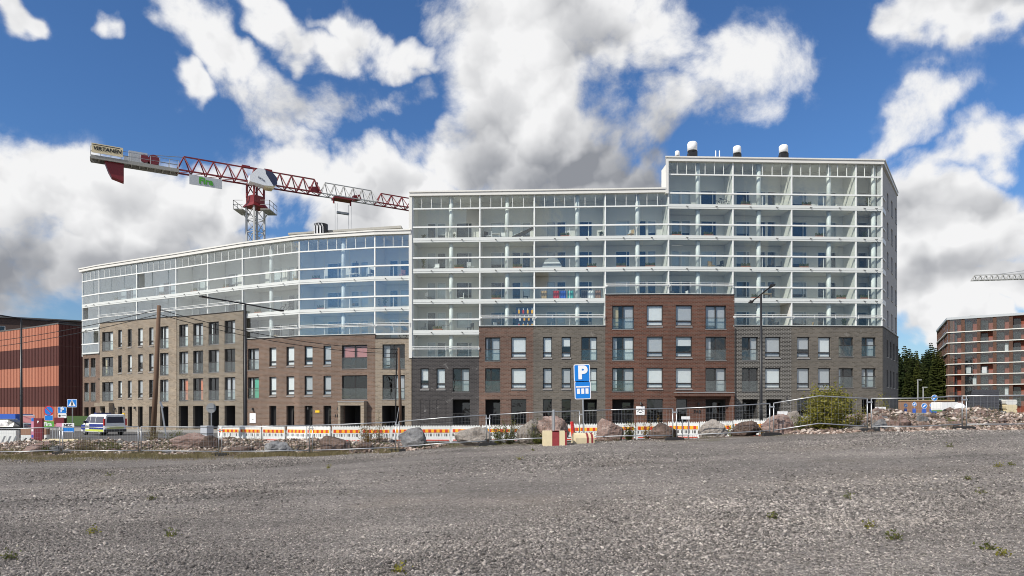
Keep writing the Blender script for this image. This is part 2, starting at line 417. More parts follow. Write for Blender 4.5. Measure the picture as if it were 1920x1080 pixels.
def lot_tone(t):
    """tyre-worn strips, dusty and damp patches of the lot"""
    p = t.pos(); mp = t.n('ShaderNodeMapping'); t.put(mp.inputs['Vector'], p); mp.inputs['Rotation'].default_value = (0, 0, R(-14)); mp.inputs['Scale'].default_value = (.10, .75, 1)
    a = t.ramp(t.noise(1.0, 4, .55, mp.outputs[0]), [(.34,(.86,.85,.84)),(.5,(1.08,1.07,1.06)),(.64,(1.26,1.24,1.21))])
    b = t.ramp(t.noise(.42, 6, .65, p), [(.32,(.84,.83,.83)),(.68,(1.2,1.19,1.18))])
    return t.mul(t.mul(a, b), (.99,.975,.955))
def ground():
    def axis(a): return np.array(sorted(set(np.round(a, 4))))
    xs = axis(np.concatenate([np.arange(-45, 45.01, .5), np.linspace(-4500, -45, 26)[:-1], np.linspace(45, 4500, 26)[1:]]))
    ys = axis(np.concatenate([np.arange(-12, 46, .4), np.arange(46, 110, 2.0), np.geomspace(110, 8000, 22), [-400, -60, -25]]))
    gx, gy = np.meshgrid(xs, ys); z = height(gx, gy)
    nx = len(xs); v = np.stack([gx.ravel(), gy.ravel(), z.ravel()], 1)
    i = np.arange((len(ys)-1)*nx).reshape(len(ys)-1, nx)[:, :-1].ravel()
    f = np.stack([i, i+1, i+nx+1, i+nx], 1)
    me = bpy.data.meshes.new('ground'); me.from_pydata(v.tolist(), [], f.tolist())
    me.polygons.foreach_set('use_smooth', [True]*len(me.polygons))
    t = NT('gravel_ground'); p = t.pos()
    sep = t.n('ShaderNodeSeparateXYZ'); t.put(sep.inputs[0], p)
    # gravel lot: stone by stone colour from cells at two sizes
    def cells(sc):
        x = t.n('ShaderNodeTexVoronoi'); x.inputs['Scale'].default_value = sc; t.put(x.inputs['Vector'], p); return x
    c1 = cells(26); c2 = cells(60)
    s1 = t.n('ShaderNodeSeparateColor'); t.put(s1.inputs[0], c1.outputs['Color'])
    s2 = t.n('ShaderNodeSeparateColor'); t.put(s2.inputs[0], c2.outputs['Color'])
    k = t.math('ADD', t.math('MULTIPLY', s1.outputs[0], .5), t.math('MULTIPLY', s2.outputs[1], .5))
    gr = t.ramp(k, [(.0, (.08,.075,.071)), (.45, (.165,.155,.147)), (.75, (.245,.23,.218)), (1.0, (.37,.35,.33))])
    big = t.noise(.33, 6, .62, p); br = t.noise(.16, 5, .6, p)
    gr = t.mul(gr, lot_tone(t))
    gr = t.mix(t.math('MULTIPLY', t.range(br, .52, .68), .5), gr, (.21,.175,.14))
    dirt = t.ramp(t.noise(2.2, 8, .7, p), [(.25, (.055,.045,.035)), (.5, (.13,.105,.08)), (.75, (.23,.19,.155))])
    dirt = t.mix(t.range(t.noise(.5, 6, .65, p), .50, .64), dirt, (.10,.10,.035))
    yl = t.math('ADD', sep.outputs[1], t.math('MULTIPLY', sep.outputs[0], .147))        # distance measured along the fence line
    wob = t.math('ADD', yl, t.math('MULTIPLY', t.math('SUBTRACT', t.noise(.6, 5, .6, p), .5), 5.0))
    left = t.range(sep.outputs[0], -6, -20, 0, 3.4)
    c = t.mix(t.range(t.math('ADD', wob, left), 25.6, 27.6), gr, dirt)
    far = t.range(yl, 72, 95)
    c = t.mix(far, c, (.07,.085,.03))
    h = t.math('ADD', t.math('MULTIPLY', c1.outputs['Distance'], -1.0), t.math('MULTIPLY', t.noise(9, 6, .7, p), .8))
    t.bsdf(c, .93, normal=t.bump(h, .9, .03), spec=.15)
    me.materials.append(t.m); me.update()
    o = reg(bpy.data.objects.new('ground', me)); tag(o, kind='structure', label='grey gravel lot running out to dirt and rubble by the fence')
    # street behind the barriers and the pavement in front of the houses
    def strip(name, ya, yb, mat, lift, x0=-95, x1=60, nx=90, ny=6, kerb=False):
        xs = np.linspace(x0, x1, nx); v = []; 
        for j in range(ny+1):
            for x in xs:
                y = ya(x) + (yb(x)-ya(x))*j/ny; v.append((x, y, hz(x, y)+lift))
        f = [(j*nx+i, j*nx+i+1, (j+1)*nx+i+1, (j+1)*nx+i) for j in range(ny) for i in range(nx-1)]
        if kerb:
            b = len(v)
            for x in xs: v.append((x, ya(x), hz(x, ya(x))-.05))
            f += [(i, b+i, b+i+1, i+1) for i in range(nx-1)]
        me = bpy.data.meshes.new(name); me.from_pydata(v, [], f); me.materials.append(mat)
        return tag(reg(bpy.data.objects.new(name, me)), kind='structure')
    t = NT('asphalt'); p = t.pos()
    c = t.ramp(t.noise(60, 4, .7, p), [(.3, (.04,.04,.042)), (.7, (.085,.083,.082))]); c = t.mix(t.math('MULTIPLY', t.noise(.5, 5, .6, p), .6), c, (.13,.12,.11))
    t.bsdf(c, .9, normal=t.bump(t.noise(90, 3, .7, p), .3, .01))
    t2 = NT('paving'); p = t2.pos(); c = t2.ramp(t2.noise(3, 6, .7, p), [(.3, (.20,.195,.185)), (.7, (.34,.33,.31))]); t2.bsdf(c, .9)
    fx = [(-95,112),(-52.5,79.0),(-43,73.5),(-28,66.0),(-13,61.5),(0,60.3),(35,60.5),(60,66)]
    fy = lambda x: float(itp(x, fx))
    strip('road', lambda x: max(40.5, fy(x)-19), lambda x: fy(x)-.002, t.m, .02)
    strip('pavement', fy, lambda x: fy(x)+7.5, t2.m, .14, kerb=True)
ground()
# ---------------------------------------------------------------- the apartment buildings
class Facet:
    def __init__(s, pa, da, pb, db, off=0.0):
        s.A = Vector((X_(pa, da), da, 0)); s.B = Vector((X_(pb, db), db, 0))
        s.d = (s.B - s.A).normalized(); s.inn = Vector((-s.d.y, s.d.x, 0))
        s.A = s.A - s.inn*off; s.B = s.B - s.inn*off
        s.L = (s.B - s.A).length
        s.M = Matrix(((s.d.x, s.inn.x, 0, s.A.x), (s.d.y, s.inn.y, 0, s.A.y), (0, 0, 1, 0), (0, 0, 0, 1)))
    def u(s, px):
        k = (px - CX)/F; dX = s.B.x - s.A.x; dD = s.B.y - s.A.y
        return (k*s.A.y - s.A.x)/(dX - k*dD)*s.L
    def pt(s, u, y, z): return s.M @ Vector((u, y, z))
def wall_mesh(L, z0, z1, holes, mat, thick=.35, u0=0.0, name='wall'):
    mb = MB(); us = sorted({u0, L} | {h[0] for h in holes} | {h[1] for h in holes}); zs = sorted({z0, z1} | {h[2] for h in holes} | {h[3] for h in holes})
    for a, b in zip(us, us[1:]):
        for c, d in zip(zs, zs[1:]):
            mu, mz = (a+b)/2, (c+d)/2
            if any(h[0] < mu < h[1] and h[2] < mz < h[3] for h in holes): continue
            mb.quad((a,0,c), (b,0,c), (b,0,d), (a,0,d))
    for h in holes:
        a, b, c, d = h[:4]; t = h[4] if len(h) > 4 else .24
        mb.quad((a,0,c),(a,t,c),(a,t,d),(a,0,d)); mb.quad((b,0,c),(b,0,d),(b,t,d),(b,t,c))
        mb.quad((a,0,d),(a,t,d),(b,t,d),(b,0,d)); mb.quad((a,0,c),(b,0,c),(b,t,c),(a,t,c))
    mb.quad((u0,0,z0),(u0,0,z1),(u0,thick,z1),(u0,thick,z0)); mb.quad((L,0,z0),(L,thick,z0),(L,thick,z1),(L,0,z1))
    mb.quad((u0,0,z1),(L,0,z1),(L,thick,z1),(u0,thick,z1))
    me = bpy.data.meshes.new(name); me.from_pydata(mb.v, [], mb.f); me.materials.append(mat)
    bm = bmesh.new(); bm.from_mesh(me); bmesh.ops.recalc_face_normals(bm, faces=bm.faces); bm.to_mesh(me); bm.free()
    return me
def pane_mesh(w, h, mat, t=.012):
    return cached(('pane', round(w,2), round(h,2), mat.name), lambda: MB().box(0,0,0,round(w,2),t,round(h,2)).mesh('pane', mat))
BLINDS = ['blind','blind','curtain','blind']
def tilt(a=.5): return Matrix.Rotation(R(random.uniform(-a, a)), 4, 'Z') @ Matrix.Rotation(R(random.uniform(-a, a)), 4, 'X')
def small_window(par, Fc, u0, u1, z0, z1, blind=None, lowered=1.0):
    """dark framed window: pane over a low vent strip, metal sill; blind = material name or None"""
    w, h = round(u1-u0, 2), round(z1-z0, 2); M = Fc.M @ T(u0, 0, z0); lo = .42
    def mk():
        m = MB(); m.frame(0, 0, w, h, .075, .13, .21); m.box(.055, .12, lo, w-.055, .21, lo+.11); m.box(.055,.15,.055,w-.055,.19,.11); return m.mesh('window', M_['frame_dark'])
    win = inst('window', cached(('sw', w, h), mk), par, M)
    inst('pane', pane_mesh(w-.11, h-lo-.165, M_['glass_window']), win, M @ T(.055, .16, lo+.11) @ tilt(.25))
    inst('pane', pane_mesh(w-.11, lo-.11, M_['glass_window']), win, M @ T(.055, .165, .11) @ Matrix.Rotation(R(-1.5), 4, 'X'))
    inst('sill', cached(('sill', w), lambda: MB().prism([(0,0),(w,0),(w,.02),(0,.02)], 0, 1).mesh('sill', M_['sill']) if False else
         MB().add([(-.02,-.06,-.10),(w+.02,-.06,-.10),(w+.02,.13,.04),(-.02,.13,.04),(-.02,-.06,-.16),(w+.02,-.06,-.16),(w+.02,.13,-.02),(-.02,.13,-.02)], [(0,1,2,3),(4,7,6,5),(0,4,5,1),(1,5,6,2),(2,6,7,3),(3,7,4,0)]).mesh('sill', M_['sill'])), win, M)
    if blind:
        lowered = random.choice([1.0]*8+[.8, .6]); hh = (h-lo-.2)*lowered
        inst('blind', cached(('bl', w, round(hh,2), blind), lambda: MB().box(.07,.23,h-.08-hh,w-.07,.245,h-.07).mesh('blind', M_[blind])), win, M)
        inst('blind', cached(('bl2', w, blind), lambda: MB().box(.07,.23,.09,w-.07,.245,lo-.02).mesh('blind', M_[blind])), win, M)
    return win
def french_window(par, Fc, u0, u1, z0, z1, blind=None, part=1.0, thin=False, mull=None, zb=0.0):
    """storey-high window with a glass balustrade and dark handrail across it"""
    w, h = round(u1-u0, 2), round(z1-z0, 2); M = Fc.M @ T(u0, 0, z0); mull = mull if mull is not None else (.38 if w < 1.5 else .5)
    def mk():
        m = MB(); m.frame(0, 0, w, h, .09, .15, .24); m.box(w*mull-.05, .14, .07, w*mull+.05, .24, h-.07); m.box(.07,.15,.28,w*mull-.05,.22,.36) ; return m.mesh('window', M_['frame_dark'])
    win = inst('window', cached(('fw', w, h, mull), mk), par, M)
    a = w*mull
    inst('pane', pane_mesh(a-.12, h-.14, M_['glass_window']), win, M @ T(.07, .19, .07) @ tilt(.3))
    inst('pane', pane_mesh(w-a-.12, h-.14, M_['glass_window']), win, M @ T(a+.05, .19, .07) @ tilt(.3))
    inst('balustrade_pane', pane_mesh(w-.04, 1.0, M_['glass_clear']), win, M @ T(.02, .02, .04))
    inst('handrail', cached(('hr', w), lambda: MB().box(0,.0,1.04,w,.05,1.10).mesh('handrail', M_['frame_dark'])), win, M)
    inst('sill', cached(('sl', w), lambda: MB().box(-.02,-.04,-.05,w+.02,.15,.0).mesh('sill', M_['sill'])), win, M)
    if random.random() < .45:
        cw = round(w*random.choice([.12,.18,.26]), 2); cm = random.choice(['curtain','blind','blind','cardboard'])
        for xx in ([.08] if random.random() < .5 else [.08, w-.08-cw]):
            inst('curtain', cached(('sc', cw, round(h,2), cm), lambda: MB().box(0,.34,.08,cw,.36,h-.1).mesh('curtain', M_[cm])), win, M @ T(xx,0,0))
    if blind:
        inst('blind', cached(('fb', w, round(h,2), blind, part, zb), lambda: MB().box(w*mull+.08 if part < 1 else .09, .30, .06+zb*h, w-.09, .315, h-.1).mesh('blind', M_[blind])), win, M)
    return win
def niche(par, Fc, u0, u1, z0, z1, depth=1.6, door='frame_dark', slats=False):
    """deep dark ground-floor recess with a glazed door leaf at its back"""
    w, h = u1-u0, z1-z0; M = Fc.M @ T(u0, 0, z0)
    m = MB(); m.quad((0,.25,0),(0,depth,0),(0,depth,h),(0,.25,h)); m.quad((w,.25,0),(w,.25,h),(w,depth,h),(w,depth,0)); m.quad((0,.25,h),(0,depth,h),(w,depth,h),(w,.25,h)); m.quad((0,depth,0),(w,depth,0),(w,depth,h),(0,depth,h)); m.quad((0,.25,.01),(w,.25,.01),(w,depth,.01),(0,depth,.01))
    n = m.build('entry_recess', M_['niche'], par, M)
    d = MB(); dw = min(.95, w*.55); d.frame(w-dw-.05, .0, w-.05, min(h,2.2), .08, depth-.1, depth-.04); d.build('door_frame', M_[door], n, M)
    inst('door_pane', pane_mesh(dw-.16, min(h,2.2)-.16, M_['glass_dark']), n, M @ T(w-dw+.03, depth-.07, .08))
    if slats:
        for i in range(max(3, int(w/.13))):
            inst('baluster', cached('baluster', lambda: MB().box(-.012,.06,.03,.012,.084,1.05).mesh('baluster', M_['frame_dark'])), n, M @ T(.06+i*.13, 0, 0))
        inst('handrail', cached(('gr', round(w,2)), lambda: MB().box(0,.05,1.05,w,.1,1.10).mesh('handrail', M_['frame_dark'])), n, M)
    return n
ST = 2.95
# ---- glazed balcony storeys
def back_openings(L, k):
    """door and windows of a flat's rear balcony wall, (u0,u1,z0,z1) from the floor"""
    r = random.Random(k); out = []
    m = L/2
    lay = r.choice([0, 1, 2])
    if L > 4.2:
        if lay == 0: out = [(m-1.75, m-.35, .55, 2.15), (m+.35, m+1.25, .05, 2.15), (m+1.35, m+2.2, .55, 2.15)]
        elif lay == 1: out = [(m-2.2, m-1.3, .05, 2.15), (m-1.2, m-.3, .55, 2.15), (m+.7, m+2.3, .55, 2.15)]
        else: out = [(m-2.2, m-.6, .55, 2.15), (m+.45, m+1.35, .55, 2.15), (m+1.5, m+2.35, .05, 2.15)]
    elif L > 2.4: out = [(m-1.0, m-.1, .05, 2.15), (m+.1, m+1.1, .55, 2.15)]
    else: out = [(m-.75, m+.1, .05, 2.15)]
    return [o for o in out if o[0] > .15 and o[1] < L-.15]
FURN = []        # balcony floors for furniture: (facet, u0, u1, floor z)
def storey(par, Fc, pxs, zb, gmat, top=False, low=False, cols=(), depth=2.1, first_low=None, seed=0, ends=(True, True), openp=.12):
    """one storey of glazed balconies along a facet between the photo columns pxs"""
    us = [Fc.u(p) for p in pxs]; us[0] = max(us[0], 0.0) if abs(us[0]) < .3 else us[0]; us[-1] = Fc.L if abs(us[-1]-Fc.L) < .3 else us[-1]
    ztop = zb + 4.2 if top else zb + ST - .22
    z0 = zb + (.62 if low else .22); zr = zb + (1.32 if low else 1.17); rt = .14
    for i, (a, b) in enumerate(zip(us, us[1:])):
        L = b - a; M = Fc.M @ T(a, 0, 0)
        m = MB()
        if low: m.box(0, -.12, z0-.16, L, .10, z0); m.box(0, .10, zb-.2, L, depth, zb+.1, 1)
        else: m.box(0, -.10, zb-.22, L, .12, zb+.22); m.box(0, .12, zb-.2, L, depth, zb+.1, 1); m.box(0, -.125, zb-.05, L, -.10, zb-.03)
        bal = m.build('balcony', [M_['band_white'], M_['soffit']], par, M)
        MB().box(0, -.13, zr, L, -.03, zr+rt).build('handrail', M_['white_metal'], bal, M)
        if low:
            mm = MB(); mm.tube([(.05,-.3,zr+.26),(L-.05,-.3,zr+.26)], .028, 6); mm.tube([(.05,-.3,zr+.12),(L-.05,-.3,zr+.12)], .018, 6)
            for q in range(int(L/1.6)+1): mm.tube([(.1+q*(L-.2)/max(1,int(L/1.6)), -.3, zr-.1), (.1+q*(L-.2)/max(1,int(L/1.6)), -.3, zr+.26)], .018, 6)
            for q in (.1, L-.1): mm.tube([(q,-.3,zr-.08),(q,-.05,zr-.08)], .018, 6)
            mm.build('outer_rail', M_['white_metal'], bal, M)
        n = max(2, round(L/3.0))
        for q in range(n):
            inst('balustrade_pane', pane_mesh(L/n-.03, zr-z0, gmat), bal, M @ T(q*L/n+.015, -.05, z0) @ tilt(.35))
            if q: MB().box(q*L/n-.02, -.03, z0, q*L/n+.02, .03, zr).build('baluster', M_['white_metal'], bal, M)
        if not low:
            for q in range(2): inst('drain_spout', cached('spout', lambda: MB().bar((0,-.12,.03),(.13,-.30,-.06),.05).mesh('drain_spout', M_['frame_dark'])), bal, M @ T(L*(.28+.45*q), 0, zb))
        gz = zr + rt; gtop = zb + 2.95 if top else ztop
        n = max(2, round(L/1.25)); gone = set()
        if random.random() < openp: gone = {random.choice([0, n-1])}
        for q in range(n):
            if q in gone: continue
            inst('glazing_pane', pane_mesh(L/n-.012, gtop-gz, gmat), bal, M @ T(q*L/n+.006, -.02 - .016*(q % 2), gz) @ tilt(.6 if gmat.name != 'glass_clear' else .4))
        if top:
            MB().box(0, -.09, gtop, L, .06, gtop+.12).build('transom', M_['white_metal'], bal, M)
            n = max(2, round(L/.95))
            for q in range(n):
                inst('clerestory_pane', pane_mesh(L/n-.05, ztop-gtop-.12, gmat), bal, M @ T(q*L/n+.025, -.03, gtop+.12) @ tilt(.5))
                MB().box(q*L/n-.022, -.06, gtop+.12, q*L/n+.022, .03, ztop).build('mullion', M_['white_metal'], bal, M)
        # cross wall between flats at the right end of this bay, post in front of it
        last = i == len(us)-2
        if not last or ends[1]:
            MB().box(L-.11, .14, zb+.1, L+.09, depth, ztop+.02 if not top else ztop).build('dividing_wall', M_['plaster'], bal, M)
            MB().box(L-.07, -.085, z0, L+.05, .10, ztop).build('post', M_['white_metal'], bal, M)
        if i == 0 and ends[0]:
            MB().box(.0, .14, zb+.1, .18, depth, ztop).build('dividing_wall', M_['plaster'], bal, M)
            MB().box(.0, -.085, z0, .12, .10, ztop).build('post', M_['white_metal'], bal, M)
        for cpx in cols:
            uc = Fc.u(cpx)
            if a+.4 < uc < b-.2: MB().tube([(uc-a,.42,zb+.1),(uc-a,.42,ztop)], .21, 14).build('column', M_['white_metal'], bal, M, True)
        # rear wall with its door and windows
        ops = back_openings(L, seed + int(pxs[i])*3)        # the same plan on every floor of a stack
        holes = [(o[0], o[1], zb+.1+o[2], zb+.1+o[3], .12) for o in ops]
        rw = inst('rear_wall', wall_mesh(L, zb+.1, ztop, holes, M_['plaster'], .2, name='rear_wall'), par, Fc.M @ T(a, depth, 0))
        for o in ops:
            w, h = round(o[1]-o[0],2), round(o[3]-o[2],2); isdoor = o[2] < .3
            br = random.random()
            kind = 'n' if br < .58 else ('b' if br < .76 else 'c')
            def mk():
                q = MB(); q.frame(0,0,w,h,.075,.03,.12,0); q.box(.075,.07,.075,w-.075,.082,h-.075,1)
                if not isdoor and w > 1.0: q.box(w*.76-.03,.03,.075,w*.76+.03,.12,h-.075,0)
                if kind != 'n': q.box(.09,.16,.1 if kind=='b' else h*.25,w-.09,.17,h-.08,2)
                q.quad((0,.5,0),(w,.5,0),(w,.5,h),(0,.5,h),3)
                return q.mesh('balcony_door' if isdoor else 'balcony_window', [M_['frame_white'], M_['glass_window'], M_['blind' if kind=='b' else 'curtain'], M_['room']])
            inst('balcony_door' if isdoor else 'balcony_window', cached(('bk', w, h, isdoor, kind), mk), rw, Fc.M @ T(a+o[0], depth, zb+.1+o[2]))
        FURN.append((Fc, a, b, zb+.1, zb))
def block(par, Fc, pa, pb, zt, mat, rows, zbase, z_floor, name='brick_wall', coping=True, edges=(0, 0)):
    """brick front between photo columns; rows: list of (kind, px0, px1, z0, z1, opts)"""
    ua, ub = Fc.u(pa)+edges[0], Fc.u(pb)+edges[1]; holes = []
    for k, p0, p1, z0, z1, o in rows:
        if k == 'blank': continue
        holes.append((Fc.u(p0), Fc.u(p1), z0, z1, .26))
    wl = inst(name, wall_mesh(ub, zbase, zt, holes, M_[mat], .5, ua), par, Fc.M)
    for k, p0, p1, z0, z1, o in rows:
        a, b = Fc.u(p0), Fc.u(p1)
        if k == 'win': small_window(wl, Fc, a, b, z0, z1, *o) if False else small_window(par, Fc, a, b, z0, z1, *o)
        elif k == 'fr': french_window(par, Fc, a, b, z0, z1, *o)
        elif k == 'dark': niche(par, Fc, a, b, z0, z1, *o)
        elif k == 'glass': 
            w, h = round(b-a,2), round(z1-z0,2); M = Fc.M @ T(a,0,z0)
            wn = MB().frame(0,0,w,h,.06,.14,.22).build('window', M_['frame_dark'], par, M)
            inst('pane', pane_mesh(w-.12, h-.12, M_['glass_dark']), wn, M @ T(.06,.17,.06))
        elif k == 'blank':
            w, h = b-a, z1-z0; q = MB(); q.frame(0,0,w,h,.05,-.03,-.001); q.build('blind_panel', M_[mat], wl, Fc.M @ T(a,0,z0))
    if coping:
        MB().box(ua-.03, -.06, zt, ub+.03, .45, zt+.07).build('coping', M_['frame_dark'], wl, Fc.M)
    return wl
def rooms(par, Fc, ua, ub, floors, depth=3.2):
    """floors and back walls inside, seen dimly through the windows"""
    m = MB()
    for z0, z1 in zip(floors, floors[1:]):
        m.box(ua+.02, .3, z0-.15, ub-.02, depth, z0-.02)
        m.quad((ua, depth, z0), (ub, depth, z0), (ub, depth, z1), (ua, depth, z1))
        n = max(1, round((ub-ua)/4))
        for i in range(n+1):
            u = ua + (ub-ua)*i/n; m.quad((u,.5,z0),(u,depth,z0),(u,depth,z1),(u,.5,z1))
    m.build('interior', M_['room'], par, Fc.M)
# ================================================================ right: stepped straight building
RB = empty('apartment_building', P(1213, 800, 64.6), 'stepped white glazed-balcony apartment block over red, black and grey brick fronts', 'building')
FM = Facet(773, 65.6, 1252, 64.5); FT = Facet(1252, 64.5, 1653, 65.3)
BR = [19.4, 16.45, 13.5, 10.55, 7.6, 4.65, 1.7, -1.25]
gc = M_['glass_clear']
colsR = (845, 950.6, 1083, 1196.5, 1311, 1425.6, 1558, 1642)
bays_m = [773, 900, 1002, 1135, 1252]; bays_t = [1252, 1374, 1484, 1604.5, 1653]
storey(RB, FT, bays_t, BR[0], gc, top=True, cols=colsR, seed=1)
storey(RB, FM, bays_m, BR[1], gc, top=True, cols=colsR, seed=2, ends=(True, False)); storey(RB, FT, bays_t, BR[1], gc, cols=colsR, seed=1)
storey(RB, FM, bays_m, BR[2], gc, cols=colsR, seed=2, ends=(True, False)); storey(RB, FT, bays_t, BR[2], gc, cols=colsR, seed=1)
storey(RB, FM, bays_m[:4], BR[3], gc, cols=colsR, seed=2); storey(RB, FM, bays_m[3:], BR[3], gc, cols=colsR, low=True, seed=2, ends=(False, False))
storey(RB, FT, bays_t[:2], BR[3], gc, cols=colsR, low=True, seed=1, ends=(True, True)); storey(RB, FT, bays_t[1:], BR[3], gc, cols=colsR, seed=1, ends=(False, True))
storey(RB, FM, bays_m[:2], BR[4], gc, cols=colsR, seed=2); storey(RB, FM, bays_m[1:4], BR[4], gc, cols=colsR, low=True, seed=2, ends=(False, True))
storey(RB, FT, bays_t[1:], BR[4], gc, cols=colsR, low=True, seed=1, ends=(True, True))
storey(RB, FM, bays_m[:2], BR[5], gc, cols=colsR, low=True, seed=2)
FMb = Facet(773, 65.6, 1252, 64.5, .12); FTb = Facet(1252, 64.5, 1653, 65.3, .12)
hd = lambda zb, q=.50: zb - q
def win_row(zb, items):
    out = []
    for it in items:
        k, a, b = it[:3]; o = it[3] if len(it) > 3 else ()
        if k == 'win': out.append(('win', a, b, hd(zb)-1.95, hd(zb), o))
        elif k == 'fr': out.append(('fr', a, b, hd(zb)-2.25, hd(zb), o))
        elif k == 'sq': out.append(('fr', a, b, hd(zb)-1.85, hd(zb), o))
        elif k == 'dark': out.append(('dark', a, b, hd(zb)-2.45, hd(zb)-.02, o))
        elif k == 'glass': out.append(('glass', a, b, hd(zb)-2.4, hd(zb), o))
        elif k == 'blank': out.append(('blank', a, b, hd(zb)-2.2, hd(zb), o))
    return out
B1 = ('blind',); B7 = ('blind', .7); N0 = (); BC = ('curtain',)
block(RB, FMb, 773, 898, BR[5]+.5, 'brick_black', win_row(BR[5], [('win',788.4,804,B1),('win',818.5,835,B1),('fr',848.6,880.4,('curtain',.5))]) +
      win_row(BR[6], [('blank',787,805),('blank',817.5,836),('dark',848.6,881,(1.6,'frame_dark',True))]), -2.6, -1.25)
block(RB, FMb, 898, 1000, BR[4]+.5, 'brick_rust', win_row(BR[4], [('fr',909.7,938,('curtain',.5)),('win',958.6,986.8,B1)]) + win_row(BR[5], [('fr',909.7,938,N0),('win',958.6,986.8,B1)]) +
      win_row(BR[6], [('dark',910,938,()),('glass',958.6,986.8)]), -2.6, -1.25, edges=(0,.0))
block(RB, FMb, 1000, 1135, BR[4]+.5, 'brick_grey', win_row(BR[4], [('win',1018,1035,B1),('win',1053,1070.5,B1),('fr',1090,1120,('blind',.5))]) + win_row(BR[5], [('win',1018,1035,BC),('win',1053,1070.5,BC),('fr',1090,1120,('blind',.5))]) +
      win_row(BR[6], [('glass',1018,1035),('glass',1053,1070.5),('dark',1091,1119.5,(1.6,'frame_dark',True))]), -2.6, -1.25)
r4 = []
for zb, bl in ((BR[3], (('curtain',.5), B7, BC, ('curtain',))), (BR[4], (('blind',.5), BC, B1, N0)), (BR[5], (('curtain',.5), B1, B1, ('curtain',.5)))):
    r4 += [(zb, [('fr',1148,1188.6,bl[0]),('win',1212.5,1242.8,bl[1])], [('win',1267,1297.8,bl[2]),('fr',1322.8,1361.7,bl[3])])]
block(RB, FMb, 1135, 1252, BR[3]+.5, 'brick_red', sum([win_row(z, a) for z, a, b in r4], []) + win_row(BR[6], [('dark',1148,1189,(1.6,'frame_dark',True)),('glass',1212.5,1243)]), -2.6, -1.25)
block(RB, FTb, 1252, 1377, BR[3]+.5, 'brick_red', sum([win_row(z, b) for z, a, b in r4], []) + win_row(BR[6], [('glass',1268,1288.5),('dark',1323,1361.5,(1.2,'frame_dark',True))]), -2.6, -1.25)
block(RB, FTb, 1377, 1484, BR[4]+.5, 'brick_darkgrey', win_row(BR[4], [('fr',1391,1421.5,('curtain',.5)),('win',1434.8,1463.5,BC)]) + win_row(BR[5], [('fr',1391,1421.5,N0),('win',1434.8,1463.5,B1)]) +
      win_row(BR[6], [('dark',1392,1421.5,(1.6,'frame_dark',True)),('dark',1437,1466,(1.4,))]), -2.6, -1.25)
block(RB, FTb, 1484, 1653, BR[4]+.5, 'brick_grey', win_row(BR[4], [('win',1494.5,1518,BC),('win',1534,1557.5,B1),('sq',1572.5,1600,N0),('sq',1615.5,1642,('curtain',.5))]) +
      win_row(BR[5], [('win',1494.5,1518,BC),('win',1534,1557.5,BC),('sq',1572.5,1600,N0),('sq',1615.5,1642,BC)]) + win_row(BR[6], [('glass',1494.5,1519),('glass',1534,1558),('glass',1572.5,1600),('glass',1616,1643)]), -2.6, -1.25, edges=(0,.1))
rooms(RB, FMb, 0, FMb.u(898), [-1.25, 1.7, 4.6]); rooms(RB, FMb, FMb.u(898), FMb.u(1135), [-1.25, 1.7, 4.65, 7.55])
rooms(RB, FMb, FMb.u(1135), FMb.L, [-1.25, 1.7, 4.65, 7.6, 10.5]); rooms(RB, FTb, 0, FTb.u(1377), [-1.25, 1.7, 4.65, 7.6, 10.5]); rooms(RB, FTb, FTb.u(1377), FTb.L, [-1.25, 1.7, 4.65, 7.55])
# entrance canopy and number 7AB
ua, ub = FTb.u(1264), FTb.u(1371)
mb = MB(); mb.box(ua, -.9, hd(BR[6])+.25, ub, -.002, hd(BR[6])+.55); mb.box(ub-.32, -.88, -2.0, ub-.02, -.002, hd(BR[6])+.25)
mb.build('entrance_canopy', M_['brick_red'], RB, FTb.M)
MB().box(ua-.03, -.95, hd(BR[6])+.55, ub+.03, -.003, hd(BR[6])+.64).build('canopy_roof', M_['sill'], RB, FTb.M)
inst('house_number', text_mesh('7AB', .42, .02, M_['black']), RB, FTb.M @ T(FTb.u(1307), -.03, Z_(772, 64.6)))
def wall_lamp(par, Fc, px, z):
    q = MB(); q.box(-.05,-.1,-.05,.05,-.002,.05); q.tube([(0,-.16,.06),(0,-.16,-.2)], [.05,.12], 10); q.build('wall_lamp', M_['frame_dark'], par, Fc.M @ T(Fc.u(px), 0, z))
wall_lamp(RB, FTb, 1309, Z_(756, 64.6)); wall_lamp(RB, FMb, 1201, Z_(755, 64.6)); wall_lamp(RB, FTb, 1474, Z_(746, 64.8))
MB().tube([(FTb.u(1426.5),-.06,-2),(FTb.u(1426.5),-.06,BR[4]+.3)], .06, 8).build('downpipe', M_['frame_dark'], RB, FTb.M)
MB().tube([(FTb.u(1378),-.06,-2),(FTb.u(1378),-.06,BR[4]+.3)], .05, 8).build('downpipe', M_['frame_dark'], RB, FTb.M)
